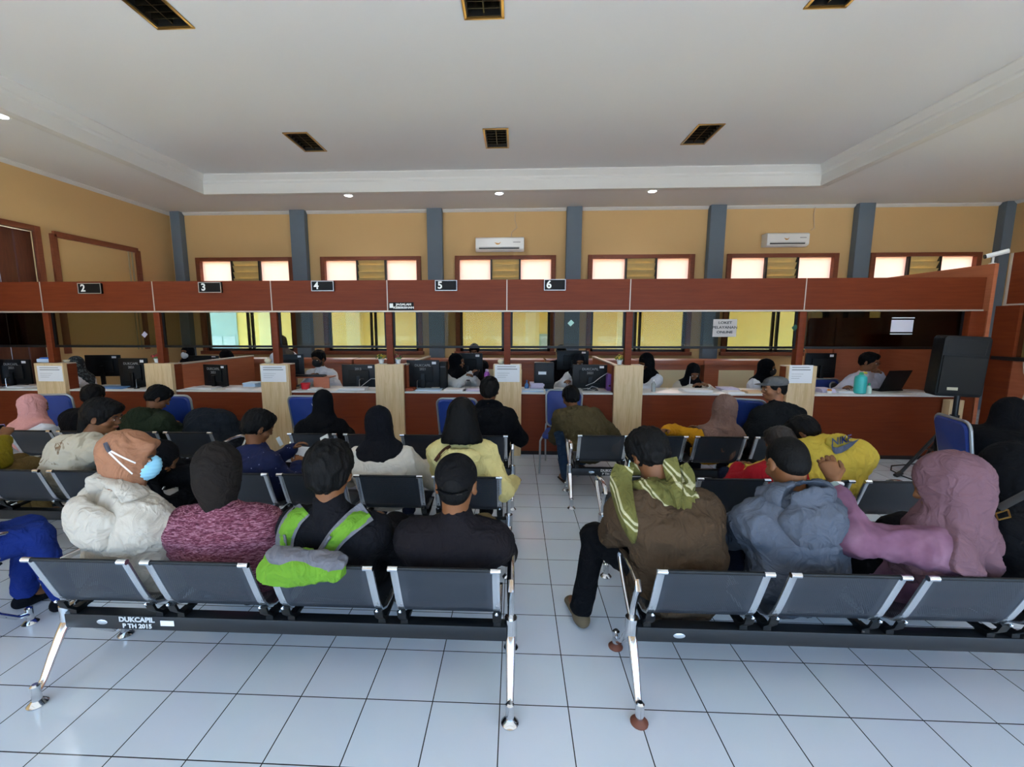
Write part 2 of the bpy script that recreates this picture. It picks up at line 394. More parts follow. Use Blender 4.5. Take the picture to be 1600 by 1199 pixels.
# panelled door and boarded up opening on the left wall
d = struct('door_1', MB().box(XL-.02, XL+.05, DY0-.09, DY0, 0, 3.49).box(XL-.02, XL+.05, DY1, DY1+.09, 0, 3.49).box(XL-.02, XL+.05, DY0, DY1, 3.40, 3.49), FRAMEW, bevel=.006)
for k in range(6):
    y = DY0+k*(DY1-DY0)/6; w_ = (DY1-DY0)/6
    struct('door_leaf', MB().obox((XL-.05, y+w_/2, 1.7), (0, 1, 0), (1, (.25 if k % 2 else -.25), 0), (0, 0, 1), w_/2-.008, .018, 1.69), WOOD, d, bevel=.004)
t4 = MB(); fy0, fy1, fz0, fz1 = 5.45, 7.12, 1.35, 3.42
t4.box(XL, XL+.045, fy0-.05, fy0+.05, fz0, fz1).box(XL, XL+.045, fy1-.05, fy1+.05, fz0, fz1).box(XL, XL+.045, fy0, fy1, fz1-.05, fz1+.05)
struct('trim_12', t4, FRAMEW, bevel=.006)
struct('trim_13', MB().box(XL, XL+.02, fy1-.22, fy1-.2, fz0, fz1-.05).box(XL, XL+.02, fy1-.14, fy1-.12, fz0, fz1-.05), mat('pale_batten', 'A89A78', .7))
struct('trim_14', MB().box(XL, XL+.03, DY1+.09, fy0-.05, 2.28, 2.56), REDL)
struct('baseboard_left', MB().box(XL, XL+.012, YF, DY0-.09, 0, .1), mat('grey_tile_skirting', '8C8C8C', .4))
struct('baseboard_right', MB().box(XR-.012, XR, YF, YB, 0, .1), mat('grey_tile_skirting', '8C8C8C', .4))

# ------------------------------------------------------------------ outside
struct('ground_outside', MB().box(-40, 40, YB+T+.02, 40, -.3, -.1).box(-40, 40, -40, YF-T-.02, -.3, -.1), mat('pale_concrete', 'A0A4A6', .9, var=.1))
bld = thing('neighbour_building', 'yellow painted building with pale pilasters standing outside the back windows', 'building', (0, 12, -.1))
MB().box(-30, 30, 0, .3, 0, 3.5).build('wall', YELLOWB, bld)
for k in range(-9, 10):
    x = k*2.9+.6; MB().box(x-.22, x+.22, -.12, 0, 0, 3.5).build('pilaster', YELLOWP, bld)
ro = MB().add([(-30, -1.3, 3.45), (30, -1.3, 3.45), (30, 5, 6.6), (-30, 5, 6.6), (-30, -1.3, 3.53), (30, -1.3, 3.53), (30, 5, 6.7), (-30, 5, 6.7)], [(0, 1, 2, 3), (4, 7, 6, 5), (0, 4, 5, 1), (1, 5, 6, 2), (2, 6, 7, 3), (3, 7, 4, 0)])
ro.build('roof', ROOFT, bld)
TEAL = mat('pale_blue_window_paint', 'A9CFD2', .5)
for x in (-10.9, -9.6, 1.3, 9.6):
    fr = MB().box(x-.5, x+.5, -.05, 0, .9 if x > 0 else 1.2, 1.7 if x > 0 else 3.0).build('window', TEAL, bld)
    MB().box(x-.42, x-.03, -.07, -.05, 1.28, 1.62).box(x+.03, x+.42, -.07, -.05, 1.28, 1.62).build('pane', mat('bluish_glass', 'BFDDE8', .1), fr)

# ------------------------------------------------------------------ lamps and fixtures in the ceiling
GOLD = mat('brass_trim', 'A8844A', .3, metal=.9)
VOID = mat('dark_fixture_inside', '0B0B0A', .5)
LAMPOFF = mat('unlit_fluorescent_tube', '8C8A80', .4)
where = {(-3.3, 4.95): 'far left', (-.25, 4.95): 'far middle', (2.9, 4.95): 'far right', (-3.3, 2.0): 'near left', (-.25, 2.0): 'near middle', (2.9, 2.0): 'near right'}
def fixture():
    t = thing('louvre_light_fixture', 'x', 'ceiling light', (0, 0, ZR), 0, 'unlit louvred fixtures sunk in the ceiling')
    h, l = .165, .325
    m = MB().box(-h, h, -l, -l+.012, .001, .12).box(-h, h, l-.012, l, .001, .12).box(-h, -h+.012, -l+.012, l-.012, .001, .12).box(h-.012, h, -l+.012, l-.012, .001, .12).box(-h, h, -l, l, .12, .13)
    m.build('housing', VOID, t, smooth=False)
    e = .028; f = MB().box(-h-e, h+e, -l-e, -l, -.012, .004).box(-h-e, h+e, l, l+e, -.012, .004).box(-h-e, -h, -l, l, -.012, .004).box(h, h+e, -l, l, -.012, .004)
    f.build('frame', GOLD, t, bevel=.003)
    lv = MB().box(-.006, .006, -l+.02, l-.02, .01, .08)
    for k in range(1, 7): lv.box(-h+.013, h-.013, -l+k*2*l/7-.004, -l+k*2*l/7+.004, .012, .075)
    lv.build('louvre_grid', mat('dark_mirror_louvre', '4A4335', .2, metal=.9), t)
    for s in (-1, 1): MB().tube([(s*.08, -l+.03, .1), (s*.08, l-.03, .1)], .013, 8).build('tube', LAMPOFF, t)
    return t
p0 = fixture()
for i, (x, y) in enumerate(FIX):
    o = p0 if i == 0 else copy_tree(p0)
    y0, y1 = (4.95, 5.6) if y > 3 else (2.0, 2.62)
    o.location = (x, (y0+y1)/2, ZR)
    if y < 3: o.scale = (1, .95, 1)
    o['label'] = 'unlit brass framed louvred light fixture sunk in the ceiling, %s of the six' % where[(x, y)]
LED = mat('lit_downlight_diffuser', 'FFFFFF', .5, emit='F2F7FF', estr=14)
dls = [((20, 180), 'over the left aisle'), ((538, 300), 'left of the three far ones'), ((779, 293), 'middle of the three far ones'), ((1027, 291), 'right of the three far ones'), ((1590, 144), 'at the right edge')]
for (px, py), lb in dls:
    p = atZ(px, py, ZC); x = p.x; y = p.y
    if x < -5.5: x = -6.35
    elif x > 5: x = 5.95
    else: y = 6.95
    t = thing('downlight', 'small round lit downlight in the lower ceiling, '+lb, 'downlight', (x, y, ZC), 0, 'round downlights')
    MB().lathe([(.055, -.006), (.095, -.012), (.10, -.001)], n=24).build('rim', WHITEPL, t)
    MB().lathe([(.001, -.014), (.07, -.013), (.078, -.007)], n=24).build('diffuser', LED, t)
    d = bpy.data.lights.new('downlight_lamp', 'SPOT'); d.energy = 30; d.color = (.93, .96, 1); d.shadow_soft_size = .06; d.spot_size = 2.3; d.spot_blend = .6
    lo = bpy.data.objects.new('downlight_lamp', d); C.objects.link(lo); lo.location = (x, y, ZC-.03)

# ------------------------------------------------------------------ service counter
YC = 4.11
PIL = [(-6.95, -6.51), (-5.28, -4.88), (-3.57, -3.16), (-1.91, -1.51), (-.24, .15), (1.43, 1.82), (3.75, 4.12)]
PN = ['at the far left', 'carrying the red flowers, between windows two and three', 'between signs three and four, with a notice and a lidded jar', 'carrying two small potted plants', 'between signs five and six, with a notice', 'carrying one small yellow potted plant', 'in front of the bespectacled clerk, with a notice']
for i, (a, b) in enumerate(PIL):
    t = thing('counter_pillar', 'light oak counter pillar '+PN[i], 'pillar', ((a+b)/2, 4.05, 0), 0, 'oak pillars dividing the counter')
    h = (b-a)/2
    MB().box(-h, h, 0, .06, 0, 1.30).build('oak_front', OAK, t, bevel=.003)
    MB().box(-h, h, .06, .20, 0, 1.285).build('laminate_body', RED, t)
    MB().box(-h, h, .06, .20, 1.285, 1.30).build('top_edge', TRIMW, t)
side = {1: 'behind the pillar with red flowers', 3: 'behind the pillar with two plants', 5: 'behind the pillar with the yellow plant'}
for i, lb in side.items():
    x = PIL[i][1]-.02 if i != 5 else PIL[i][0]+.06
    t = thing('side_partition', 'red-brown side partition with a pale top edge '+lb, 'partition', (x, 4.26, 0), 0, 'low partitions between the counter bays')
    MB().box(-.02, .02, 0, 1.75, 0, 1.27).build('panel', REDL, t)
    MB().box(-.03, .03, 0, 1.75, 1.27, 1.295).build('top_edge', TRIMW, t, bevel=.003)
bays = [(XL+.01, PIL[0][0]), (PIL[0][1], PIL[1][0]), (PIL[1][1], PIL[2][0]), (PIL[2][1], PIL[3][0]), (PIL[3][1], PIL[4][0]), (PIL[4][1], PIL[5][0]), (PIL[5][1], PIL[6][0]), (PIL[6][1], 6.0)]
bn = ['left of the first pillar', 'under sign two', 'under sign three', 'under sign four', 'under sign five', 'under sign six', 'under the window with the LOKET notice', 'behind the loudspeaker']
for (a, b), lb in zip(bays, bn):
    t = thing('service_counter', 'red-brown counter bay with a pale worktop '+lb, 'counter', ((a+b)/2, YC, 0), 0, 'bays of the service counter')
    h = (b-a)/2-.001
    MB().box(-h, h, 0, .03, .06, .885).build('front_panel', RED, t)
    MB().box(-h, h, .02, .05, 0, .06).build('kick_board', mat('black_kick_board', '1C100C', .6), t)
    MB().box(-h, h, -.01, .56, .885, .91).build('worktop', WORK, t, bevel=.003)
    MB().box(-h, h, .5, .54, .78, .885).build('inner_panel', REDL, t)
posts = [-6.75, -5.08, -3.36, -1.71, -.05, 1.62, 3.92]
pn = ['leftmost', 'second from the left', 'third from the left', 'beside the JAGALAH notice', 'between signs five and six', 'sixth from the left', 'right of the LOKET notice']
for x, lb in zip(posts, pn):
    tag(MB().box(x-.045, x+.045, 4.12, 4.22, 1.30, 2.03).build('window_post', RED, bevel=.004), 'slim red-brown post between counter windows, '+lb, 'post', 'posts between the counter windows')
# the last, wide post and its oak foot
tag(MB().box(6.02, 6.22, 4.08, 4.25, 0, 2.03).build('corner_post', RED, bevel=.004), 'wide red-brown corner post behind the loudspeaker', 'post')
tag(MB().box(5.82, 6.0, 3.98, 4.08, 0, .86).build('oak_plinth', OAK, bevel=.004), 'narrow oak plinth behind the loudspeaker stand', 'plinth')
hx = [XL+.01]+posts+[6.2]
hn = ['far left one', 'with number two', 'with number three', 'with number four', 'with number five', 'with number six', 'above the LOKET notice', 'far right one']
for i in range(len(hx)-1):
    a, b = hx[i], hx[i+1]
    t = thing('header_panel', 'long red-brown header panel over the counter, '+hn[i], 'panel', ((a+b)/2, YC, 2.03), 0, 'header panels over the counter')
    h = (b-a)/2-.0005
    MB().box(-h, h-.012, 0, .10, .02, .435).build('board', RED, t)
    MB().box(-h, h, -.004, .11, 0, .02).build('lower_trim', TRIMW, t)
    if i < 7: MB().box(h-.012, h, -.004, .10, .02, .435).build('joint_trim', TRIMW, t)
TG = glass_mat('tinted_counter_glass', 'D0D1C6', ior=1.18)
TGD = glass_mat('dark_brown_tinted_glass', '7E7466', ior=1.18)
for i in range(len(hx)-1):
    a, b = hx[i]+.045, hx[i+1]-.045
    if i == 7: b = 6.02
    t = thing('counter_window', 'tinted hanging glass panel with a black lower rail, '+hn[i], 'glass panel', ((a+b)/2, 4.17, 2.03), 0, 'tinted glass panels over the counter')
    h = (b-a)/2
    MB().box(-h, h, -.004, .004, -.47, -.001).build('pane', TGD if i in (0, 7) else TG, t)
    MB().box(-h, h, -.016, .016, -.505, -.47).build('lower_rail', BLACK, t, bevel=.003)
    MB().box(-h, -h+.03, -.012, .012, -.47, -.001).box(h-.03, h, -.012, .012, -.47, -.001).build('side_strip', BLACK, t)

# number plates and notices on the header
def numsign(n, px0, px1, py0, py1):
    a, b = atY(px0, py1, YC-.03), atY(px1, py0, YC-.03); w, h = (b.x-a.x)/2, (b.z-a.z)/2
    t = thing('number_plate', 'small black plate with the white number %d on the header' % n, 'sign', ((a.x+b.x)/2, YC-.03, a.z), 0, 'numbered plates over the counter')
    MB().box(-w, w, -.004, .027, 0, 2*h).build('board', mat('gloss_black_sign', '060608', .5, spec=.2), t)
    e = .008; MB().box(-w, w, -.008, .02, 0, e).box(-w, w, -.008, .02, 2*h-e, 2*h).box(-w, -w+e, -.008, .02, e, 2*h-e).box(w-e, w, -.008, .02, e, 2*h-e).build('frame', mat('silver_sign_frame', 'B9BBBC', .3, metal=.7), t)
    text_mesh('number', str(n), h*1.9, mat('white_sign_print', 'F0F0EA', .6), t, (-w*.55, -.006, h), bold=.004)
for a in ((2, 123, 157, 442.5, 459), (3, 311, 345, 441, 457.5), (4, 487, 521, 439, 455), (5, 680, 714, 438, 454.5), (6, 850, 884, 436.5, 454)): numsign(*a)
WPR = _mats['white_sign_print']
a, b = atY(608, 485, YC-.01), atY(646, 472.5, YC-.01)
t = thing('cleanliness_sign', 'small black JAGALAH KEBERSIHAN sign low on the header', 'sign', ((a.x+b.x)/2, YC-.012, a.z))
w, h = (b.x-a.x)/2, b.z-a.z
MB().box(-w, w, -.003, .01, 0, h).build('board', _mats['gloss_black_sign'], t)
text_mesh('lettering', 'JAGALAH', h*.36, WPR, t, (w*.2, -.005, h*.72), bold=.0015, sx=1.3)
text_mesh('lettering', 'KEBERSIHAN', h*.36, WPR, t, (w*.2, -.005, h*.32), bold=.0015, sx=1.3)
MB().box(-w*.94, -w*.66, -.005, -.002, h*.3, h*.85).build('pictogram', WPR, t)
def paper(nm, lb, px0, py0, px1, py1, Y, m=WHITEP, cat='notice'):
    a, b = atY(px0, py1, Y), atY(px1, py0, Y)
    t = thing(nm, lb, cat, ((a.x+b.x)/2, Y, a.z)); w, h = (b.x-a.x)/2, b.z-a.z
    MB().box(-w, w, 0, .002, 0, h).build('sheet', m, t, smooth=False); return t, w, h
t, w, h = paper('paper_notice', 'white LOKET PELAYANAN ONLINE notice stuck on the counter glass', 1113, 499, 1152, 526.5, 4.158, mat('greyish_paper', 'B9B2AC', .8))
for k, s_ in enumerate(('LOKET', 'PELAYANAN', 'ONLINE')): text_mesh('lettering', s_, h*.2, INKT, t, (0, -.002, h*(.8-.27*k)), bold=.001, sx=1.25)
t, w, h = paper('blank_sheet', 'torn white sheet taped on the dark glass above the laptop clerk', 1391, 500, 1428, 519, 4.158, mat('lilac_white_paper', 'D9D4DC', .8))
MB().box(-w, w*1.05, -.001, .001, h*1.12, h*1.2).box(-w, w, -.001, .001, -.2*h, -.12*h).build('tape_strip', WHITEP, t)
gr = mat('faint_grey_print', '8A8A88', .8)
for i, (x0, y0, x1, y1, lb) in enumerate(((60.5, 572, 96, 596, 'on the far left oak pillar'), (408.5, 571.5, 446, 597, 'on the oak pillar right of sign three'), (773, 570, 812, 597, 'on the oak pillar under sign five'), (1232, 571, 1271, 599, 'on the oak pillar by the bespectacled clerk'))):
    t, w, h = paper('pillar_notice', 'white printed notice '+lb, x0, y0, x1, y1, 4.046)
    q = MB(); q.box(-w*.8, w*.7, -.001, 0, h*.86, h*.9).box(-w*.8, w*.8, -.001, 0, h*.72, h*.77)
    for k in range(3): q.box(-w*.8, w*(.2-.15*k), -.001, 0, h*(.5-.12*k), h*(.515-.12*k))
    q.build('printed_line', gr, t); t['group'] = 'notices on the oak pillars'
# trinkets stuck on the glass
for px, py, c, lb, nm in ((226, 523, 'A7A3B5', 'small lilac paper tag hanging on the glass under sign two', 'paper_tag'), (892, 505, '9CC7BC', 'small teal and white sticker on the glass right of sign six', 'sticker'), (1242, 512, '0F4A35', 'small dark green ribbon on the glass beside the LOKET notice', 'ribbon')):
    p = atY(px, py, 4.155); tag(MB().obox((0, 0, 0), (.7, 0, .7), (0, 1, 0), (-.7, 0, .7), .035, .003, .03).build(nm, mat('tag_'+c, c, .5), loc=p), lb, 'decoration')

# rear cabinets under the back windows
CREAM = mat('cream_cabinet_panel', 'E7D3A6', .6)
for i, (a, b) in enumerate(((-6.6, -4.95), (-4.85, -3.2), (-3.1, -1.3), (-1.2, .6), (.7, 2.4), (2.5, 3.62), (3.7, 4.9))):
    t = thing('rear_cabinet', 'orange-brown low cabinet with a cream panel under the back windows, number %s from the left' % ('one', 'two', 'three', 'four', 'five', 'six', 'seven')[i], 'cabinet', ((a+b)/2, 6.5, 0), 0, 'low cabinets along the back')
    h = (b-a)/2
    MB().box(-h, h, 0, .4, 0, 1.10).build('body', REDL, t)
    MB().box(-h-.03, h+.03, -.05, .42, 1.10, 1.19).build('top_board', REDL, t, bevel=.006)
    MB().box(-h*.55, h*.55, -.008, .001, .45, 1.0).build('inset_panel', CREAM, t)
# tall partitions behind and beside the last bay
x0 = atY(1257, 580, 5.9).x
t = thing('back_partition', 'tall orange-brown partition behind the laptop clerk', 'partition', (x0, 5.9, 0))
MB().box(0, 6.415-x0, 0, .05, 0, 1.98).build('panel', REDL, t)
MB().box(.45, .53, -.03, 0, 0, 1.98).build('batten', REDL, t)
tag(MB().box(6.42, 6.47, 4.26, 5.98, 0, 2.66).build('wing_partition', REDL), 'tall red-brown partition running back from the right end of the counter', 'partition')
# right hand booth running towards the viewer
BX = 6.27
t = thing('side_booth', 'red-brown booth wall with glass running along the right side', 'booth', (BX, 4.0, 0))
MB().box(0, .1, -6.5, -.05, 2.11, 2.74).build('header', RED, t)
MB().box(-.01, .11, -6.5, -.05, 2.09, 2.11).box(-.006, 0, -.08, -.05, 2.11, 2.74).build('trim', TRIMW, t)
MB().box(.03, .036, -6.4, -.25, 1.45, 2.09).build('pane', TG, t)
MB().box(-.03, .08, -6.5, -.02, 1.405, 1.45).build('rail', DARKB, t, bevel=.005)
MB().box(-.015, .09, -.25, .02, 0, 2.09).build('post', RED, t)
MB().box(0, .03, -6.5, -.25, 0, 1.405).build('lower_panel', REDL, t)
tag(MB().tube([(BX-.03, 3.6, 1.4), (BX-.03, 3.58, 1.27), (BX-.04, 3.5, 1.15), (BX-.03, 3.55, .95), (BX-.03, 3.6, .6)], .012, 8).tube([(BX-.03, 3.5, 1.15), (BX-.03, 3.42, .95), (BX-.03, 3.4, .6)], .009, 8).build('white_cable', mat('yellowed_cable', 'C9B59A', .5)), 'pale cables hanging down the booth wall behind the person in black', 'cable')

# ------------------------------------------------------------------ air conditioners, security camera
def aircon(px0, py0, px1, py1, lb, wall_cable):
    Y = YB-.24; a, b = atY(px0, py1, Y), atY(px1, py0, Y)
    w, h = (b.x-a.x)/2, b.z-a.z
    t = thing('air_conditioner', lb, 'air conditioner', ((a.x+b.x)/2, Y, a.z), 0, 'split air conditioners on the back wall')
    prof = [(.0, .06), (.0, h*.9), (.04, h), (.23, h), (.23, .02), (.10, 0), (.02, .03)]
    n = len(prof); m = MB(); vs = [(x, y, z) for x in (-w, w) for y, z in prof]
    m.add(vs, [(i, (i+1) % n, n+(i+1) % n, n+i) for i in range(n)]+[tuple(range(n)), tuple(range(n, 2*n))[::-1]]).build('casing', WHITEPL, t, bevel=.008)
    MB().box(-w*.86, w*.8, -.006, .02, .05, .075).build('air_slot', VOID, t)
    MB().box(-w*.86, w*.8, -.012, 0, .085, .095).build('flap', mat('grey_flap', 'BFC0BE', .4), t)
    e = MB().add([(-w*.22, -.004, h*.62), (-w*.05, -.004, h*.55), (w*.06, -.004, h*.66), (-w*.02, -.004, h*.48), (-w*.12, -.004, h*.46)], [(0, 1, 4), (1, 2, 3), (1, 3, 4)])
    e.build('sticker', mat('golden_sticker', 'C58B36', .5), t)
    MB().box(w*.55, w*.85, -.003, 0, h*.6, h*.66).build('display', mat('grey_display', '9A9A9A', .4), t)
    MB().tube(wall_cable, .008, 6).build('cable', mat('yellowed_cable', 'C9B59A', .5), t)
aircon(743, 370, 819, 393, 'white split air conditioner above the middle back window', [(.25, .2, .33), (.26, .2, .45), (.38, .22, .55), (.33, .22, .7), (.33, .22, .85)])
aircon(1198, 363, 1266, 385.5, 'white split air conditioner on the right of the back wall', [(.6, .22, .38), (.66, .22, .42), (.62, .22, .7), (.64, .22, .85)])
p = Vector((6.445, 4.32, 2.66))
t = thing('security_camera', 'white bullet security camera on top of the right booth', 'camera', p); t.scale = (.75, .75, .8)
MB().lathe([(.05, 0), (.05, .01), (.015, .02), (.015, .1), (.02, .11)], n=16).build('bracket', WHITEPL, t)
MB().tube([(.16, -.08, .2), (-.08, .05, .13)], .042, 14, flat=.9).build('housing', WHITEPL, t)
MB().tube([(-.08, .05, .13), (-.10, .06, .125)], .036, 14).build('lens', BLACK, t)

# ------------------------------------------------------------------ loudspeaker on tripod
sp_ = Vector((5.42, 3.5, 0))
t = thing('speaker_stand', 'black tripod stand under the loudspeaker', 'stand', sp_)
MB().tube([(0, 0, .25), (0, 0, 1.0)], .028, 12).build('pole', DARKB, t)
MB().tube([(0, 0, .66), (0, 0, .76)], .045, 12).build('collar', BLACK, t)
for k, a in enumerate((R_(188), R_(300), R_(65))):
    ex, ey = math.cos(a), math.sin(a)
    lg = MB().tube([(ex*.03, ey*.03, .70), (ex*.66, ey*.66, .02)], .019, 8).build('leg', DARKB, t)
    MB().tube([(ex*.62, ey*.62, .05), (ex*.70, ey*.70, .012)], .026, 8).build('rubber_foot', RUBBER, lg)
    MB().tube([(0, 0, .28), (ex*.36, ey*.36, .35)], .011, 8).build('brace', DARKB, t)
t = thing('loudspeaker', 'black loudspeaker with a grey badge on its tripod', 'loudspeaker', (sp_.x, sp_.y, .985), R_(-20)); t.scale = (.82, .8, 1)
def slab(outline, y0, y1):
    n = len(outline); vs = [(x, y, z) for y in (y0, y1) for x, z in outline]
    return MB().add(vs, [(i, (i+1) % n, n+(i+1) % n, n+i) for i in range(n)]+[tuple(range(n)), tuple(range(n, 2*n))[::-1]])
ol = [(-.27, .03), (-.25, 0), (.24, 0), (.26, .03), (.29, .68), (.27, .72), (-.20, .74), (-.235, .71)]
slab(ol, -.02, .3).build('cabinet', BLACKM, t, bevel=.02)
slab([(-.245, .04), (.235, .04), (.255, .47), (-.23, .5)], -.045, -.02).build('grille', mat('black_grille', '0F1110', .75, bump=.5, bscale=400), t, bevel=.008)
m = MB(); m.add([(-.2, -.022, .52), (.23, -.022, .50), (.25, -.022, .67), (-.19, -.022, .70), (-.1, .05, .57), (.15, .05, .56), (.16, .05, .64), (-.09, .05, .66)], [(0, 1, 5, 4), (1, 2, 6, 5), (2, 3, 7, 6), (3, 0, 4, 7), (4, 5, 6, 7)])
m.build('horn', mat('satin_black_horn', '1B1E1E', .3), t)
MB().box(-.15, -.03, -.052, -.044, .08, .115).build('badge', mat('pale_badge', 'B8B294', .4), t)
tag(MB().tube([atZ(x, y, .008) for x, y in ((1482, 700), (1462, 722), (1420, 726), (1393, 728), (1392, 735), (1410, 744), (1432, 752), (1450, 748))], .007, 6).tube([atZ(x, y, .008) for x, y in ((1480, 712), (1455, 728), (1440, 722), (1446, 716), (1462, 722))], .006, 6).build('speaker_cable', BLACK), 'black cable lying in loops on the floor by the speaker stand', 'cable')

# ------------------------------------------------------------------ blue office chairs
def chair_proto(BLUEF=BLUEF):
    t = thing('office_chair', 'x', 'chair', (0, 0, 0), 0, 'blue padded office chairs')
    def pad(w0, w1, z0, z1, yb, y_, r=.05):
        pts = []
        for cx_, cz, a0 in ((w1-r, z1-r, 0), (-w1+r, z1-r, 90), (-w0+r, z0+r, 180), (w0-r, z0+r, 270)):
            for k in range(5): a = R_(a0+k*22.5); pts.append((cx_+r*math.cos(a), cz+r*math.sin(a)))
        return pts
    ol = pad(.20, .215, .50, .93, 0, 0, .06)
    n = len(ol); m = MB()
    for s, y in ((.93, -.025), (1, -.012), (1, .012), (.93, .028)):
        m.v += [(x*s, y-(z-.5)*.18, (z-.715)*s+.715) for x, z in ol]
    for j in range(3):
        for i in range(n): m.f.append((j*n+i, j*n+(i+1) % n, (j+1)*n+(i+1) % n, (j+1)*n+i))
    m.f += [tuple(range(n)), tuple(range(3*n, 4*n))[::-1]]
    m.build('backrest', BLUEF, t)
    fr = [(x*1.06, -(z-.5)*.18, (z-.715)*1.05+.715) for x, z in ol]
    MB().tube(fr+[fr[0]], .013, 8, cap=False).build('back_frame', STEELG, t)
    st = MB()
    for s, z in ((.96, .425), (1, .44), (1, .46), (.96, .48)):
        st.v += [(x*s, .23+y*s, z) for x, y in [(a_, b_) for a_, b_ in pad(.2, .21, -.2, .2, 0, 0, .06)]]
    n2 = 20
    for j in range(3):
        for i in range(n2): st.f.append((j*n2+i, j*n2+(i+1) % n2, (j+1)*n2+(i+1) % n2, (j+1)*n2+i))
    st.f += [tuple(range(n2)), tuple(range(3*n2, 4*n2))[::-1]]
    st.build('seat', BLUEF, t)
    for s in (-1, 1):
        MB().tube([(s*.215, .0, .52), (s*.22, .02, .42), (s*.225, -.06, .01)], .012, 8).build('leg', STEELG, t)
        MB().tube([(s*.215, .03, .42), (s*.215, .40, .42), (s*.222, .44, .40), (s*.225, .46, .01)], .012, 8).build('leg', STEELG, t)
    return t
ch0 = chair_proto(); chs = []
CH = [(-5.72, 3.22, 8, 'blue office chair at the counter beside the pink headscarf'), (-4.17, 3.22, 4, 'blue office chair at the counter right of the green hoodie'), (-2.47, 3.25, 0, 'blue office chair at the counter behind the black-robed person with mask straps'),
      (-.62, 3.15, 0, 'blue office chair at the counter left of the black hoodie'), (.70, 3.72, 168, 'blue office chair at the counter under the olive jacket'), (2.75, 3.25, -25, 'blue office chair at the counter left of the grey cap'),
      (4.20, 2.2, -106, 'blue office chair with its back to us beside the people in black'), (5.05, 5.15, 180, 'blue office chair of the bespectacled clerk behind the counter')]
for i, (x, y, rz, lb) in enumerate(CH):
    o = ch0 if i == 0 else copy_tree(ch0); o.location = (x, y, 0); o.scale = (1.04, 1.04, 1.05); o.rotation_euler = (0, 0, R_(rz)); o['label'] = lb; chs.append(o)

# ------------------------------------------------------------------ things on and behind the counter
TOP = .911
def monitor(px0, py0, px1, py1, Y, lb, yaw=0, base=TOP, tilt=0, txt=None, group='computer monitors on the counter'):
    a, b = atY(px0, py1, Y), atY(px1, py0, Y); w = (b.x-a.x)/2/max(.5, math.cos(R_(yaw)))
    zc = (a.z+b.z)/2; h = (b.z-a.z)/2
    if zc-h < base+.02: h = (zc+h-base-.02)/2; zc = base+.02+h
    t = thing('computer_monitor', lb, 'monitor', ((a.x+b.x)/2, Y, base), R_(yaw), group)
    z = zc-base
    MB().box(-w, w, -.012, .02, z-h, z+h).build('screen_case', BLACK, t, bevel=.006)
    MB().box(-w*.62, w*.62, -.035, -.012, z-h*.6, z+h*.55).build('back_housing', BLACKM, t, bevel=.012)
    MB().box(-w+.012, w-.012, .02, .022, z-h+.02, z+h-.012).build('screen', mat('dark_screen', '0A0D14', .1), t)
    MB().box(-.03, .03, -.06, -.02, .01, z).build('stand_neck', BLACK, t, bevel=.006)
    MB().box(-.11, .11, -.11, .08, 0, .012).build('stand_base', BLACK, t, bevel=.004)
    MB().box(w*.55, w*.8, -.014, -.0125, z+h*.7, z+h*.88).build('white_sticker', WHITEP, t)
    if txt:
        for k, s_ in enumerate(txt): text_mesh('lettering', s_, .05, mat('grey_stencil', '8E8E8C', .6), t, (0, -.038 if z+h*.4-.06*k < z+h*.55 else -.0125, z+h*.62-.055*k), ext=.0004, bold=.0005)
    return t
D_ = ['DUKCAPIL', '2021']
monitor(0, 562, 46, 600, 4.45, 'black computer monitor seen from behind left of the first pillar', txt=D_)
monitor(140, 555, 184, 588, 5.35, 'black computer monitor behind the clerk in the patterned headscarf', yaw=8, base=.72)
monitor(190, 560, 229, 604, 4.36, 'black computer monitor left of the red flowers', txt=D_)
monitor(318, 570, 357, 607, 4.42, 'tilted black monitor with a sticker under sign three', yaw=-12, txt=D_)
monitor(438, 554, 471, 587, 4.6, 'black monitor beside the masked clerk', base=TOP, yaw=20)
monitor(536, 570, 587, 607, 4.4, 'black monitor marked 2013 left of the pillar with two plants', txt=['2013'])
monitor(637, 563, 686, 606, 4.42, 'black monitor right of the pillar with two plants', yaw=4, txt=D_)
monitor(706, 552, 754, 590, 5.4, 'black monitor behind the clerk holding a phone', base=.72)
monitor(870, 548, 920, 578, 5.3, 'black monitor rising behind the seated clerks under sign six', base=.72)
monitor(894, 570, 949, 607, 4.42, 'large black monitor left of the yellow plant', txt=D_)
monitor(1256, 552, 1307, 590, 5.3, 'black monitor behind the last oak pillar', base=.72)
monitor(296, 556, 342, 570, 5.6, 'black monitor in the back behind sign three bay', base=.72)
# desks for the rear equipment
for i, (x, w_, lb) in enumerate(((-5.75, .75, 'beyond sign three bay'), (.9, .5, 'beyond sign six bay'), (-.75, .4, 'beyond sign five bay'), (-7.2, .6, 'beyond sign two bay'), (4.85, .4, 'beyond the last bay'))):
    t = thing('rear_desk', 'brown office desk '+lb, 'desk', (x, 5.15, 0), 0, 'desks behind the counter')
    MB().box(-w_, w_, 0, .6, .69, .72).build('top', REDL, t, bevel=.003)
    for s in (-1, 1): MB().box(s*(w_-.02)-.01, s*(w_-.02)+.01, .02, .58, 0, .69).build('side_panel', REDL, t)
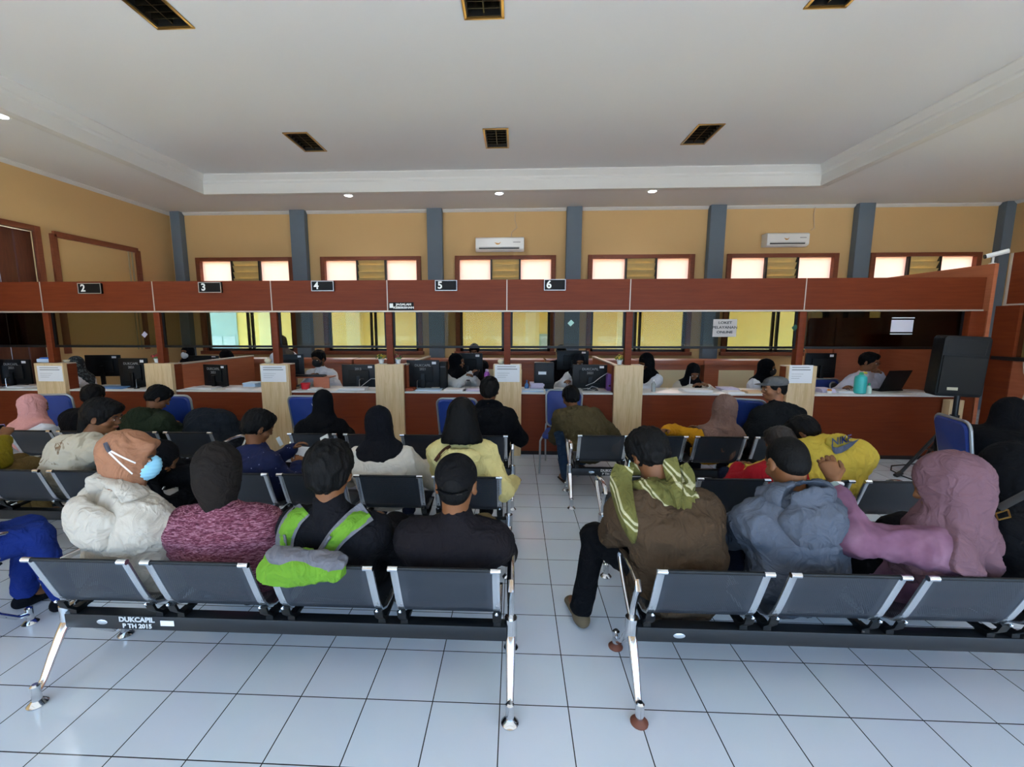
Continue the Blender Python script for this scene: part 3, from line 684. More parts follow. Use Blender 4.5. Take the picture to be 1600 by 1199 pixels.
# desk on the counter with keyboard, in front of the masked clerk
a, b = atY(457, 609, 4.5), atY(519, 587, 4.5)
t = thing('raised_keyboard_tray', 'small brown tray table with a black keyboard before the masked clerk', 'tray table', ((a.x+b.x)/2, 4.5, TOP))
w_ = (b.x-a.x)/2
MB().box(-w_, w_, -.12, .14, .15, .165).build('top', REDL, t)
MB().box(w_*.25, w_, -.12, -.1, 0, .15).box(-w_, -w_+.015, -.12, .14, 0, .15).build('side_panel', REDL, t)
kb = thing('keyboard', 'black computer keyboard under the masked clerk\'s hands', 'keyboard', ((a.x+b.x)/2-.04, 4.48, TOP+.167))
MB().box(-w_*.8, w_*.8, -.07, .07, 0, .018).build('case', BLACK, kb, bevel=.004)
q = MB()
for i in range(14):
    for j in range(4): q.box(-w_*.76+i*w_*.11, -w_*.76+i*w_*.11+w_*.09, -.06+j*.032, -.035+j*.032, .018, .024)
q.build('keys', mat('charcoal_keys', '26282A', .5), kb)
# laptop
a, b = atY(1374, 612, 4.42), atY(1425, 576, 4.42)
t = thing('laptop', 'open black laptop in front of the bespectacled clerk', 'laptop', ((a.x+b.x)/2, 4.42, TOP), R_(14))
MB().obox((0, .0, .16), (1, 0, 0), (0, .95, .3), (.1, -.3, .95), .20, .006, .15).build('lid', BLACK, t, bevel=.003)
MB().box(-.2, .2, .03, .2, 0, .018).build('base', BLACK, t, bevel=.003)
def bottle(nm, lb, px, py, Y, prof, m, capm, capz, z=TOP, cat='bottle'):
    p = atY(px, py, Y); t = thing(nm, lb, cat, (p.x, Y, z))
    MB().lathe(prof, n=20).build('body', m, t)
    r = prof[-1][0]; MB().lathe([(r*1.1, capz), (r*1.15, capz+.005), (r*1.1, capz+.03), (r*.6, capz+.035)], n=16).build('cap', capm, t); return t
TQ = mat('turquoise_plastic', '35B5AE', .35); YEL = mat('yellow_plastic', 'D9C23A', .4)
t = bottle('water_jug', 'large turquoise water bottle with a yellow spout on the counter', 1343, 612, 4.2, [(.055, 0), (.07, .01), (.072, .2), (.065, .235), (.03, .26), (.022, .265)], TQ, mat('green_plastic', '2F9A6A', .4), .262)
MB().tube([(0, 0, .285), (.05, 0, .29), (.07, 0, .278)], .012, 8).build('spout', YEL, t)
bottle('sanitizer_bottle', 'small white and green sanitizer bottle beside the turquoise jug', 1357, 612, 4.2, [(.03, 0), (.034, .005), (.034, .08), (.014, .10), (.012, .115)], mat('white_green_label', 'C9D9C9', .4), mat('green_plastic', '2F9A6A', .4), .112)
bottle('purple_bottle', 'tall purple water bottle beside the lidded jar', 761, 600, 4.5, [(.04, 0), (.045, .01), (.045, .21), (.03, .245), (.022, .25)], mat('purple_plastic', '9B4FB0', .3), mat('pale_purple_cap', 'C9B9D4', .4), .25)
bottle('clear_bottle', 'clear plastic bottle on the counter right of the yellow plant pillar', 1021, 607, 4.25, [(.028, 0), (.03, .005), (.03, .11), (.012, .14), (.011, .15)], mat('clear_plastic', 'DDE6E8', .1, trans=.7), WHITEPL, .148)
bottle('blue_pump_bottle', 'small blue pump bottle on the counter under sign six', 823, 598, 4.5, [(.03, 0), (.035, .01), (.03, .06), (.012, .08), (.01, .09)], mat('blue_clear_plastic', '5E92CE', .2), mat('blue_cap', '3E6FC0', .4), .09)
p = atY(1296, 610, 4.2); t = thing('candy_tub', 'small tub with orange and yellow lids by the papers', 'tub', (p.x, 4.2, TOP))
MB().lathe([(.028, 0), (.03, .03), (.028, .035)], n=16).build('body', WHITEPL, t); MB().lathe([(.025, .036), (.03, .045), (.02, .06)], n=12).build('lid', mat('orange_plastic', 'D98A35', .4), t)
# red basket
p = atY(478, 612, 4.28); t = thing('red_basket', 'small red plastic basket on the counter under sign four', 'basket', (p.x, 4.28, TOP))
q = MB(); n = 20
prof = [(.055, 0), (.068, .085), (.072, .085), (.066, .09), (.06, .085), (.05, .006)]
MB().lathe(prof, n=20).build('bowl', mat('red_plastic', 'C4202E', .35), t)
# sheets and files on the counter
cols_ = {'w': WHITEP, 'b': mat('blue_folder', '5E8FC4', .5), 'c': mat('beige_folder', 'C9A980', .6), 'l': mat('lilac_sheet', 'CFC6DC', .7), 'k': BLACK, 'p': mat('pale_blue_sheet', 'BFD6EA', .7), 'r': mat('rust_folder', '9C4A2E', .5)}
def sheets(px0, px1, Y, n, key, lb, nm='paper_stack', cat='papers', z=TOP, dep=.21):
    a, b = atY(px0, 610, Y), atY(px1, 610, Y); w = (b.x-a.x)/2
    m = MB(); zz = 0; rnd = random.Random(px0)
    for k in range(n):
        an = rnd.uniform(-.12, .12); e = Vector((math.cos(an), math.sin(an), 0)); f_ = Vector((-e.y, e.x, 0)); th = rnd.uniform(.002, .006)
        m.obox((rnd.uniform(-.01, .01), rnd.uniform(-.01, .01), zz+th), e, f_, (0, 0, 1), w*rnd.uniform(.85, 1), dep/2, th); zz += 2*th+.0003
    tag(m.build(nm, cols_[key], loc=((a.x+b.x)/2, Y, z)), lb, cat, 'papers and folders on the counter')
for a in ((18, 54, 4.3, 2, 'w', 'white papers on the counter left of the first pillar'), (160, 204, 4.28, 3, 'b', 'blue folders and papers on the counter under sign two'), (296, 342, 4.28, 2, 'w', 'scattered sheets in front of the tilted monitor'),
          (358, 400, 4.3, 2, 'w', 'white sheets at the left of the oak pillar with the lidded jar'), (386, 408, 4.5, 8, 'p', 'pile of documents left of the oak pillar with the lidded jar'), (486, 500, 4.25, 3, 'w', 'white papers right of the red basket'), (530, 575, 4.25, 4, 'w', 'open ledger in front of the monitor marked 2013'),
          (650, 690, 4.25, 2, 'p', 'pale sheets in front of the monitor by the two plants'), (694, 724, 4.25, 2, 'w', 'white form in front of the clerk holding a phone'), (728, 750, 4.25, 3, 'l', 'lilac-white papers left of the purple bottle'), (816, 850, 4.22, 3, 'p', 'pale blue papers at the left of the bay under sign six'), (827, 850, 4.5, 10, 'l', 'thick pile of lilac forms behind the blue papers under sign six'), (852, 880, 4.24, 2, 'b', 'light blue folder right of the pale blue papers under sign six'),
          (1063, 1110, 4.3, 3, 'w', 'papers under the hands of the clerk who is writing'), (1122, 1150, 4.5, 4, 'l', 'lilac plastic file right of the clerk who is writing'), (1132, 1158, 4.22, 2, 'w', 'bright white sheets under the LOKET notice'), (1162, 1190, 4.22, 3, 'c', 'beige folder near the grey cap'),
          (1275, 1298, 4.35, 6, 'l', 'pile of lilac papers right of the last oak pillar'), (1300, 1330, 4.32, 3, 'w', 'white papers left of the turquoise bottle'), (1424, 1446, 4.25, 1, 'w', 'single white sheet left of the loudspeaker'), (636, 650, 4.25, 3, 'r', 'rust-coloured folder at the foot of the monitor by the two plants')):
    sheets(*a)
sheets(690, 724, 4.36, 1, 'k', 'black clipboard under the form of the clerk holding a phone', 'clipboard', 'clipboard')
t_ = atY(560, 610, 4.2); 
# desk microphones / phone stands with cables
for i, (px, Y, lb) in enumerate(((11, 4.22, 'left of the first pillar'), (214, 4.22, 'left of the red flowers'), (652, 4.22, 'by the monitor near the two plants'), (562, 4.3, 'before the monitor marked 2013'), (727, 4.25, 'before the clerk holding a phone'))):
    p = atY(px, 610, Y); t = thing('webcam_stand', 'thin silver webcam stand on the counter '+lb, 'stand', (p.x, Y, TOP), 0, 'webcam stands on the counter')
    MB().lathe([(.035, 0), (.033, .008), (.008, .012)], n=16).build('foot', BLACK, t)
    MB().tube([(0, 0, .01), (0, 0, .13), (.01, 0, .145), (.04, -.01, .15)], .005, 6).build('neck', CHROMES, t)
    MB().box(.02, .07, -.02, .0, .143, .158).build('head', BLACK, t)
for i, (pts, lb) in enumerate(((((915, 603), (928, 598), (938, 590), (949, 583)), 'pale cable across the large monitor left of the yellow plant'), (((905, 609), (918, 607), (928, 610), (934, 606), (925, 604), (918, 609)), 'coiled pale cable below the large monitor'), (((563, 605), (572, 598), (580, 592), (587, 592)), 'pale cable behind the monitor marked 2013'))):
    tag(MB().tube([atY(x, y, 4.3) for x, y in pts], .0045, 6).build('pale_cable', mat('pale_cable', 'AFAFAB', .5)), lb, 'cable')
# black printers / computer cases
def boxy(nm, lb, px0, py0, px1, py1, Y, dep, m, cat, z=None, extra=None):
    a, b = atY(px0, py1, Y), atY(px1, py0, Y); z = a.z if z is None else z
    t = thing(nm, lb, cat, ((a.x+b.x)/2, Y, z)); w, h = (b.x-a.x)/2, b.z-z
    MB().box(-w, w, 0, dep, 0, h).build('case', m, t, bevel=.01); return t, w, h
t, w, h = boxy('label_printer', 'black receipt printer with stickers under sign six', 835, 567, 866, 596, 4.45, .15, BLACK, 'printer', TOP)
MB().box(-w*.6, w*.2, -.003, 0, h*.55, h*.66).build('sticker', WHITEP, t); MB().box(-w*.8, w*.8, -.02, 0, h*.1, h*.16).build('paper_slot', BLACKM, t)
t, w, h = boxy('computer_tower', 'black computer tower right of the monitor near the two plants', 687, 566, 697, 606, 4.45, .17, BLACKM, 'computer', TOP)
MB().box(-w*.7, w*.7, -.003, 0, h*.8, h*.84).build('drive_slot', mat('grey_plastic', '55585A', .5), t)
t, w, h = boxy('purple_binder', 'purple binder standing right of the large monitor', 948.5, 585, 956, 611, 4.3, .25, mat('purple_card', '6A3F8A', .5), 'binder', TOP)
MB().lathe([(.015, 0), (.015, .002)], c=(0, -.001, h*.3), ax=(0, -1, 0), n=12).build('finger_ring', CHROME, t)
t, w, h = boxy('tissue_pack', 'blue and white tissue pack on the far left oak pillar', 57.5, 561, 78, 570, 4.15, .1, mat('white_blue_pack', 'BFD3EC', .4), 'tissue pack', 1.302)
MB().box(-w*.5, w*1.0, -.002, .1, h*1.0, h*1.35).build('blue_flap', mat('pack_blue', '2F6CC8', .4), t, bevel=.006)
# potted plants and jars on the pillars
def plant(px, Y, c, lb):
    p = atY(px, 566, Y); t = thing('potted_plant', lb, 'plant', (p.x, Y, 1.301), 0, 'small plants on the pillars')
    MB().lathe([(.03, 0), (.042, .06), (.045, .062), (.036, .058), (.03, .05)], n=16).build('pot', WHITEPL, t)
    rnd = random.Random(px); lf = MB(); fl = MB()
    for k in range(90):
        u = Vector((rnd.gauss(0, 1), rnd.gauss(0, 1), rnd.gauss(.4, .8))).normalized()*rnd.uniform(.03, .075); u.z = abs(u.z)*.9
        c_ = Vector((0, 0, .075))+u; q = Vector((rnd.gauss(0, 1), rnd.gauss(0, 1), rnd.gauss(0, 1))).normalized(); r_ = q.cross(u).normalized(); s = u.cross(r_).normalized()
        (fl if k % 5 < 3 and u.z > .01 else lf).obox(c_, r_, s, u.normalized(), .011, .007, .0022)
    lf.build('leaves', mat('plant_green', '4E6B34', .6, var=.2), t); fl.build('flowers', mat('flower_'+c, c, .6, var=.2), t)
plant(246, 4.2, 'B0303C', 'small potted plant with red flowers on its white pot under sign three')
plant(596, 4.2, 'C9A83A', 'small yellow-green potted plant left of the post by the JAGALAH sign')
plant(622, 4.2, 'A8304A', 'small dark red potted plant right of the post by the JAGALAH sign')
plant(968, 4.2, 'C9B03A', 'small yellow-green potted plant on the sixth oak pillar')
for px, lb in ((419, 'cream lidded jar on the third oak pillar'), (783, 'cream lidded jar on the oak pillar under sign five')):
    p = atY(px, 566, 4.2); t = thing('lidded_jar', lb, 'jar', (p.x, 4.2, 1.301), 0, 'lidded jars on the pillars')
    MB().lathe([(.03, 0), (.048, .02), (.05, .04), (.045, .045)], n=20).build('bowl', mat('cream_ceramic', 'DCD2B4', .25), t)
    MB().lathe([(.048, .046), (.045, .055), (.02, .07), (.008, .074), (.011, .085), (.004, .09)], n=20).build('lid', mat('cream_ceramic', 'DCD2B4', .25), t)
p = atY(104, 566, 4.25); tag(MB().lathe([(.03, 0), (.045, .03), (.04, .035)], n=16).build('cream_bowl', mat('cream_ceramic', 'DCD2B4', .25), loc=(p.x, 4.25, 1.301)), 'small cream bowl beside the clerk in the patterned headscarf', 'bowl')

# ------------------------------------------------------------------ rows of linked steel chairs
PERF = perf_mat()
BPROF = [(0, .755), (.012, .74), (.045, .65), (.075, .57), (.10, .51), (.135, .462), (.19, .436), (.28, .428), (.40, .432), (.50, .44), (.55, .432), (.57, .41)]
PW, SW = .57, .49
def bench_proto():
    t = thing('linked_chair_row', 'x', 'bench', (0, 0, 0), 0, 'rows of linked steel chairs')
    x0 = -(3*PW+SW)/2
    MB().box(-1.13, 1.13, .15, .215, .295, .37).build('beam', DARKB, t, bevel=.004)
    ov = MB().lathe([(.02, 0), (.022, .002), (.018, .003)], ax=(0, -1, 0), n=20).build('oval_plate', CHROMES, t, loc=(-.93, .15, .333)); ov.scale = (1.3, 1, .6)
    for k in range(4):
        c = x0+k*PW+SW/2
        m = MB(); m.sweep(BPROF, -SW/2+.02, SW/2-.02, .004, uv=True)
        s = m.build('seat_shell', PERF, t, loc=(c, 0, 0))
        MB().tube([(-SW/2+.01, -.002, .757), (SW/2-.01, -.002, .757)], .009, 8).build('top_roll', BLACK, s)
        for sd in (-1, 1):
            xs_ = sd*(SW/2-.016)
            MB().sweep([(y-.006, z-.003) if i < 6 else (y, z-.008) for i, (y, z) in enumerate(BPROF[:9])], xs_-.017, xs_+.017, .012).build('side_strip', CHROMES, s, bevel=.003)
            MB().tube([(xs_-.022, -.006, .757), (xs_+.022, -.006, .757)], .0125, 10).build('strip_cap', CHROME, s)
            br = MB().sweep([(.10, .47), (.115, .43), (.15, .395), (.20, .378), (.28, .385), (.36, .41), (.42, .425)], xs_-.02, xs_+.02, .012)
            br.box(xs_-.018, xs_+.018, .155, .21, .37, .40).build('bracket', BLACK, s)
            MB().lathe([(.008, 0), (.008, .006), (.004, .009)], c=(xs_, .088, .485), ax=(0, -.9, -.3), n=10).build('bolt', CHROME, s)
    for sd in (-1, 1):
        xl = sd*1.15
        lg = MB()
        lg.tube([(xl, .185, .40), (xl, .185, .28)], .032, 14)
        lg.tube([(xl, .175, .315), (xl, .14, .27), (xl, .085, .18), (xl, .04, .10), (xl, .005, .065)], [.026, .024, .021, .018, .019], 12, flat=.75)
        lg.tube([(xl, .195, .31), (xl, .25, .26), (xl, .33, .16), (xl, .41, .085), (xl, .465, .065)], [.024, .021, .018, .017, .018], 12, flat=.75)
        l = lg.build('leg', CHROME, t)
        for y in (0, .475):
            MB().lathe([(.019, .018), (.020, .022), (.020, .10), (.012, .108)], c=(xl, y, 0), n=16).build('foot_sleeve', CHROME, l)
            MB().lathe([(.040, 0), (.041, .006), (.022, .026), (.01, .03)], c=(xl, y, 0), n=20).build('foot_disc', CHROME, l)
        ar = MB().tube([(xl, .185, .39), (xl, .17, .47), (xl, .13, .56), (xl, .10, .60), (xl, .12, .632), (xl, .20, .643), (xl, .36, .635), (xl, .44, .61), (xl, .455, .57), (xl, .42, .53), (xl, .33, .46), (xl, .24, .405), (xl, .19, .385)], [.016, .016, .017, .018, .018, .018, .018, .017, .016, .015, .014, .014, .014], 12, flat=.8)
        ar.build('armrest', CHROME, t)
    return t
b0 = bench_proto()
BEN = [(-1.10, -.10, 0, 'front left row of linked black steel chairs stencilled DUKCAPIL, behind the backpack wearer'), (1.80, -.07, 0, 'front right row of linked steel chairs, behind the keffiyeh wearer'), (-1.13, 1.07, 0, 'second left row of linked steel chairs, with the pale yellow hoodie seated'),
       (-4.02, 1.07, 0, 'second row of linked chairs at the far left, beside the mustard garment'), (-1.11, 2.24, 0, 'third left row of linked steel chairs, in front of the black hoodie'), (-4.11, 2.24, 0, 'third row of linked chairs at the far left, behind the green hoodie'),
       (1.79, 2.295, 0, 'third right row of linked steel chairs, with the taupe headscarf seated'), (1.89, 1.11, 0, 'second right row of linked steel chairs, with the yellow sweatshirt seated'), (-4.08, -.03, 0, 'front row of linked chairs cut by the left edge of the photo')]
benches = []
for i, (x, y, rz, lb) in enumerate(BEN):
    o = b0 if i == 0 else copy_tree(b0); o.location = (x, y, 0); o.rotation_euler = (0, 0, R_(rz)); o['label'] = lb; benches.append(o)
STEN = mat('white_stencil_paint', 'C9C9C6', .7)
for i, o in enumerate(benches):
    if i in (0, 2, 6, 8):
        text_mesh('stencil', 'DUKCAPIL', .036, STEN, o, (-.745, .148, .351), bold=.0014, sx=1.1)
        text_mesh('stencil', 'P TH 2015', .032, STEN, o, (-.745, .148, .316), bold=.0012, sx=1.1)
s = MB().box(-.035, .035, -.002, 0, -.014, .014).build('inventory_sticker', WHITEP, benches[0], loc=(-.585, .149, .337))
for o in (benches[1],):
    for l in [c for c in o.children if c.name.startswith('leg')]:
        for f in l.children:
            if f.name.startswith('foot_disc') and l is [c for c in o.children if c.name.startswith('leg')][0]:
                f.data = f.data.copy(); f.data.materials.clear(); f.data.materials.append(RUST); f['label'] = 'rusty brown foot'

# ------------------------------------------------------------------ soft bodies: smooth-union fields meshed with surface nets
def _hash(i, j, k, s):
    n = (i*374761393+j*668265263+k*2147483647+s*974634777) & 0xffffffff
    n = ((n ^ (n >> 13))*1274126177) & 0xffffffff
    return ((n ^ (n >> 16)) & 0xffff)/65535.0
def vnoise(p, s=0):
    q = np.floor(p).astype(np.int64); f = p-q; f = f*f*(3-2*f); r = 0
    for a in (0, 1):
        for b in (0, 1):
            for c in (0, 1):
                w = (f[:, 0] if a else 1-f[:, 0])*(f[:, 1] if b else 1-f[:, 1])*(f[:, 2] if c else 1-f[:, 2])
                r = r+w*_hash(q[:, 0]+a, q[:, 1]+b, q[:, 2]+c, s)
    return r
def ridge(p, s=0): return (1-np.abs(2*vnoise(p, s)-1))**3
V3 = lambda *a: np.array(a, float)
class Field:
    """prims: ('cap',p0,p1,r0,r1) ('ell',c,(rx,ry,rz),R) ('ecap',p0,p1,(a0,b0),(a1,b1),side) ; k smooth radius; sub = carve"""
    def __init__(s): s.P = []
    def cap(s, p0, p1, r0, r1=None, k=.02, sub=False): s.P.append(('cap', V3(*p0), V3(*p1), r0, r0 if r1 is None else r1, k, sub)); return s
    def ell(s, c, r, R=None, k=.02, sub=False): s.P.append(('ell', V3(*c), V3(*r), np.eye(3) if R is None else np.array(R), k, sub)); return s
    def ecap(s, p0, p1, ab0, ab1, side, k=.03): s.P.append(('ecap', V3(*p0), V3(*p1), ab0, ab1, V3(*side), k, False)); return s
    def chain(s, pts, rs, k=.02):
        for i in range(len(pts)-1): s.cap(pts[i], pts[i+1], rs[i], rs[i+1], k)
        return s
    def inter(s, c, r, R, k=.02): s.P.append(('ell', V3(*c), V3(*r), np.array(R), k, 'int')); return s
    def plane(s, c, n, k=.01): s.P.append(('pl', V3(*c), V3(*n)/np.linalg.norm(n), k, True)); return s     # keeps the side the normal points away from
    def bounds(s):
        lo, hi = V3(9, 9, 9), V3(-9, -9, -9)
        for p in s.P:
            if p[-1]: continue
            if p[0] == 'cap': r = max(p[3], p[4]); a = np.minimum(p[1], p[2])-r; b = np.maximum(p[1], p[2])+r
            elif p[0] == 'ecap': r = max(*p[3], *p[4]); a = np.minimum(p[1], p[2])-r; b = np.maximum(p[1], p[2])+r
            else: r = max(p[2]); a = p[1]-r; b = p[1]+r
            lo = np.minimum(lo, a); hi = np.maximum(hi, b)
        return lo-.03, hi+.03
    def mesh(s, h):
        lo, hi = s.bounds(); n = np.ceil((hi-lo)/h).astype(int)+1
        F = np.full(tuple(n), .2, np.float32); ax = [(lo[i]+h*np.arange(n[i])).astype(np.float32) for i in range(3)]
        for p in s.P:
            if p[0] == 'pl':
                X = ax[0][:, None, None]; Y = ax[1][None, :, None]; Z = ax[2][None, None, :]
                d = (X-p[1][0])*p[2][0]+(Y-p[1][1])*p[2][1]+(Z-p[1][2])*p[2][2]
                k = p[3]; hh = np.clip(.5+.5*(d-F)/k, 0, 1); F = F*(1-hh)+d*hh+k*hh*(1-hh); continue
            k = p[-2]; m = k+.06
            if p[0] == 'ell': r = max(p[2]); a, b = p[1]-r-m, p[1]+r+m
            else:
                r = max(p[3], p[4]) if p[0] == 'cap' else max(*p[3], *p[4]); a, b = np.minimum(p[1], p[2])-r-m, np.maximum(p[1], p[2])+r+m
            i0 = np.clip(((a-lo)/h).astype(int), 0, n-1); i1 = np.clip(((b-lo)/h).astype(int)+2, 1, n)
            if p[-1] == 'int': i0, i1 = np.zeros(3, int), n
            sl = tuple(slice(i0[t], i1[t]) for t in range(3))
            X = ax[0][sl[0]][:, None, None]; Y = ax[1][sl[1]][None, :, None]; Z = ax[2][sl[2]][None, None, :]
            if p[0] == 'ell':
                R = p[3]; x, y, z = X-p[1][0], Y-p[1][1], Z-p[1][2]
                u = (x*R[0, 0]+y*R[1, 0]+z*R[2, 0])/p[2][0]; v = (x*R[0, 1]+y*R[1, 1]+z*R[2, 1])/p[2][1]; w = (x*R[0, 2]+y*R[1, 2]+z*R[2, 2])/p[2][2]
                q = np.sqrt(u*u+v*v+w*w); g = np.sqrt((u/p[2][0])**2+(v/p[2][1])**2+(w/p[2][2])**2)+1e-6; d = q*(q-1)/g
            else:
                A = p[1]; D = p[2]-p[1]; L2 = float(D@D)+1e-9
                x, y, z = X-A[0], Y-A[1], Z-A[2]; t = np.clip((x*D[0]+y*D[1]+z*D[2])/L2, 0, 1)
                x, y, z = x-t*D[0], y-t*D[1], z-t*D[2]
                if p[0] == 'cap': d = np.sqrt(x*x+y*y+z*z)-(p[3]+(p[4]-p[3])*t)
                else:
                    S = p[5]; vs = x*S[0]+y*S[1]+z*S[2]; r2 = np.maximum(x*x+y*y+z*z-vs*vs, 0)
                    a_ = p[3][0]+(p[4][0]-p[3][0])*t; b_ = p[3][1]+(p[4][1]-p[3][1])*t
                    q = np.sqrt((vs/a_)**2+r2/b_**2); g = np.sqrt((vs/a_**2)**2+r2/b_**4)+1e-6; d = q*(q-1)/g
            f = F[sl]
            if p[-1] == 'int': hh = np.clip(.5+.5*(d-f)/k, 0, 1); F[sl] = f*(1-hh)+d*hh+k*hh*(1-hh)
            elif p[-1]: hh = np.clip(.5-.5*(f+d)/k, 0, 1); F[sl] = f*(1-hh)-d*hh+k*hh*(1-hh)
            else: hh = np.clip(.5+.5*(d-f)/k, 0, 1); F[sl] = d*(1-hh)+f*hh-k*hh*(1-hh)
        return snet(F, lo, h)
def snet(F, lo, h):
    I = F < 0; nx, ny, nz = F.shape
    cnt = np.zeros((nx-1, ny-1, nz-1), np.int8)
    for a in (0, 1):
        for b in (0, 1):
            for c in (0, 1): cnt += I[a:nx-1+a, b:ny-1+b, c:nz-1+c]
    act = np.argwhere((cnt > 0) & (cnt < 8)); N = len(act)
    idx = np.full((nx-1, ny-1, nz-1), -1, np.int32); idx[tuple(act.T)] = np.arange(N)
    cr = [(a, b, c) for a in (0, 1) for b in (0, 1) for c in (0, 1)]
    val = np.stack([F[act[:, 0]+a, act[:, 1]+b, act[:, 2]+c] for a, b, c in cr], 1)
    pos = np.zeros((N, 3)); num = np.zeros(N)
    for i in range(8):
        for j in range(i+1, 8):
            d = np.array(cr[j])-np.array(cr[i])
            if np.abs(d).sum() != 1: continue
            f0, f1 = val[:, i], val[:, j]; m = (f0 < 0) != (f1 < 0)
            t = np.where(m, f0/np.where(m, f0-f1, 1), 0)
            pos += np.where(m[:, None], np.array(cr[i])[None]+t[:, None]*d[None], 0); num += m
    v = lo+(act+pos/num[:, None])*h
    Q = []
    for ax in range(3):
        e = [slice(None)]*3; e2 = [slice(None)]*3; e[ax] = slice(0, -1); e2[ax] = slice(1, None)
        A, B = I[tuple(e)], I[tuple(e2)]; g = np.argwhere(A != B); o1, o2 = [(1, 2), (2, 0), (0, 1)][ax]
        ok = (g[:, o1] > 0) & (g[:, o2] > 0) & (g[:, o1] < F.shape[o1]-1) & (g[:, o2] < F.shape[o2]-1); g = g[ok]
        s = A[tuple(g.T)]; d1 = np.zeros(3, int); d1[o1] = 1; d2 = np.zeros(3, int); d2[o2] = 1
        c = [idx[tuple((g-d1-d2).T)], idx[tuple((g-d2).T)], idx[tuple(g.T)], idx[tuple((g-d1).T)]]
        q = np.stack(c, 1); q[~s] = q[~s][:, ::-1]; Q.append(q)
    return v, np.concatenate(Q)
def vnormals(v, q):
    n = np.zeros_like(v); a, b, c, d = (v[q[:, i]] for i in range(4)); fn = np.cross(c-a, d-b)
    for i in range(4): np.add.at(n, q[:, i], fn)
    return n/(np.linalg.norm(n, axis=1)[:, None]+1e-9)
def make(name, parts, m, parent=None, disp=None, off=None, smooth=0):
    """parts: list of (v, q) joined in one mesh"""
    vs, qs, n = [], [], 0
    for v, q in parts:
        for _ in range(smooth):
            acc = np.zeros_like(v); c = np.zeros(len(v))
            for i in range(4):
                np.add.at(acc, q[:, i], v[q[:, (i+1) % 4]]); np.add.at(c, q[:, i], 1)
            v = v*.4+.6*acc/c[:, None]
        if disp is not None: v = v+vnormals(v, q)*disp(v)[:, None]
        vs.append(v); qs.append(q+n); n += len(v)
    v = np.concatenate(vs).astype(np.float32); q = np.concatenate(qs).astype(np.int32)
    if off is not None: v = v-np.array(off, np.float32)
    me = bpy.data.meshes.new(name); me.vertices.add(len(v)); me.vertices.foreach_set('co', v.ravel())
    me.loops.add(q.size); me.loops.foreach_set('vertex_index', q.ravel()); me.polygons.add(len(q))
    me.polygons.foreach_set('loop_start', np.arange(0, q.size, 4, dtype=np.int32)); me.polygons.foreach_set('loop_total', np.full(len(q), 4, np.int32))
    me.polygons.foreach_set('use_smooth', np.ones(len(q), bool)); me.update(calc_edges=True); me.materials.append(m)
    o = bpy.data.objects.new(name, me); C.objects.link(o)
    if parent is not None: o.parent = parent
    return o
def rotm(yaw=0, pitch=0, roll=0):
    return np.array(Euler((-R_(pitch), R_(roll), R_(yaw)), 'YXZ').to_matrix()) if False else np.array(Matrix.Rotation(R_(yaw), 3, 'Z') @ Matrix.Rotation(-R_(pitch), 3, 'X') @ Matrix.Rotation(R_(roll), 3, 'Y'))
def nrm(v): return v/(np.linalg.norm(v)+1e-9)
def ik(J, W, l1, l2, pole):
    D = W-J; L = np.linalg.norm(D)
    if L > (l1+l2)*.985: W = J+D/L*(l1+l2)*.985; D = W-J; L = np.linalg.norm(D)
    d = D/L; a = (l1*l1-l2*l2+L*L)/(2*L); hgt = math.sqrt(max(0, l1*l1-a*a)); p = pole-d*(pole@d)
    return J+d*a+nrm(p)*hgt, W
def wrinkle(m, strength=.5, scale=11, dist=.012):
    nt = m.node_tree; b = nt.nodes['Principled BSDF']; tc = nt.nodes.new('ShaderNodeTexCoord')
    n = nt.nodes.new('ShaderNodeTexNoise'); n.noise_dimensions = '3D'; n.inputs['Scale'].default_value = scale; n.inputs['Detail'].default_value = 2.5; n.inputs['Distortion'].default_value = 1.1
    nt.links.new(tc.outputs['Object'], n.inputs['Vector']); ab = nt.nodes.new('ShaderNodeMath'); ab.operation = 'SUBTRACT'; ab.inputs[1].default_value = .5
    nt.links.new(n.outputs['Fac'], ab.inputs[0]); a2 = nt.nodes.new('ShaderNodeMath'); a2.operation = 'ABSOLUTE'; nt.links.new(ab.outputs[0], a2.inputs[0])
    bp = nt.nodes.new('ShaderNodeBump'); bp.inputs['Strength'].default_value = strength; bp.inputs['Distance'].default_value = dist*4; bp.invert = True
    nt.links.new(a2.outputs[0], bp.inputs['Height'])
    if b.inputs['Normal'].links: nt.links.new(b.inputs['Normal'].links[0].from_socket, bp.inputs['Normal'])
    nt.links.new(bp.outputs['Normal'], b.inputs['Normal']); return m
def cloth(name, c, amp=None, dim=.68, **k):
    if name in _mats: return _mats[name]
    if isinstance(c, str) and dim != 1:
        l = [x*dim for x in srgb(c)]; c = [12.92*x if x < .0031308 else 1.055*x**(1/2.4)-.055 for x in l]  # dim darkens the cloth colour in place of weaker light on people's backs
    return wrinkle(mat(name, c, k.pop('rough', .9), spec=.12, bump=k.pop('bump', .35), bscale=k.pop('bscale', 120), var=k.pop('var', .07), vscale=k.pop('vscale', 14), **k), .6)
SKIN = mat('brown_skin', '72482A', .55, spec=.35, var=.06, vscale=20)
SKIN2 = mat('light_brown_skin', '8A5A3C', .55, spec=.35, var=.06, vscale=20)
HAIRB = ramp_mat('black_hair', [(.3, '030303'), (.7, '0D0B0A')], 'noise', (60, 60, 9), 3, 3, .5, rough=.62, spec=.14, bump=1.0)
EYEW = mat('eye_white', 'D8D2CC', .3); EYED = mat('dark_iris', '1A0F0A', .2); LIP = mat('lip', '8A4B40', .5); BROW = mat('dark_brow', '1C1512', .8)
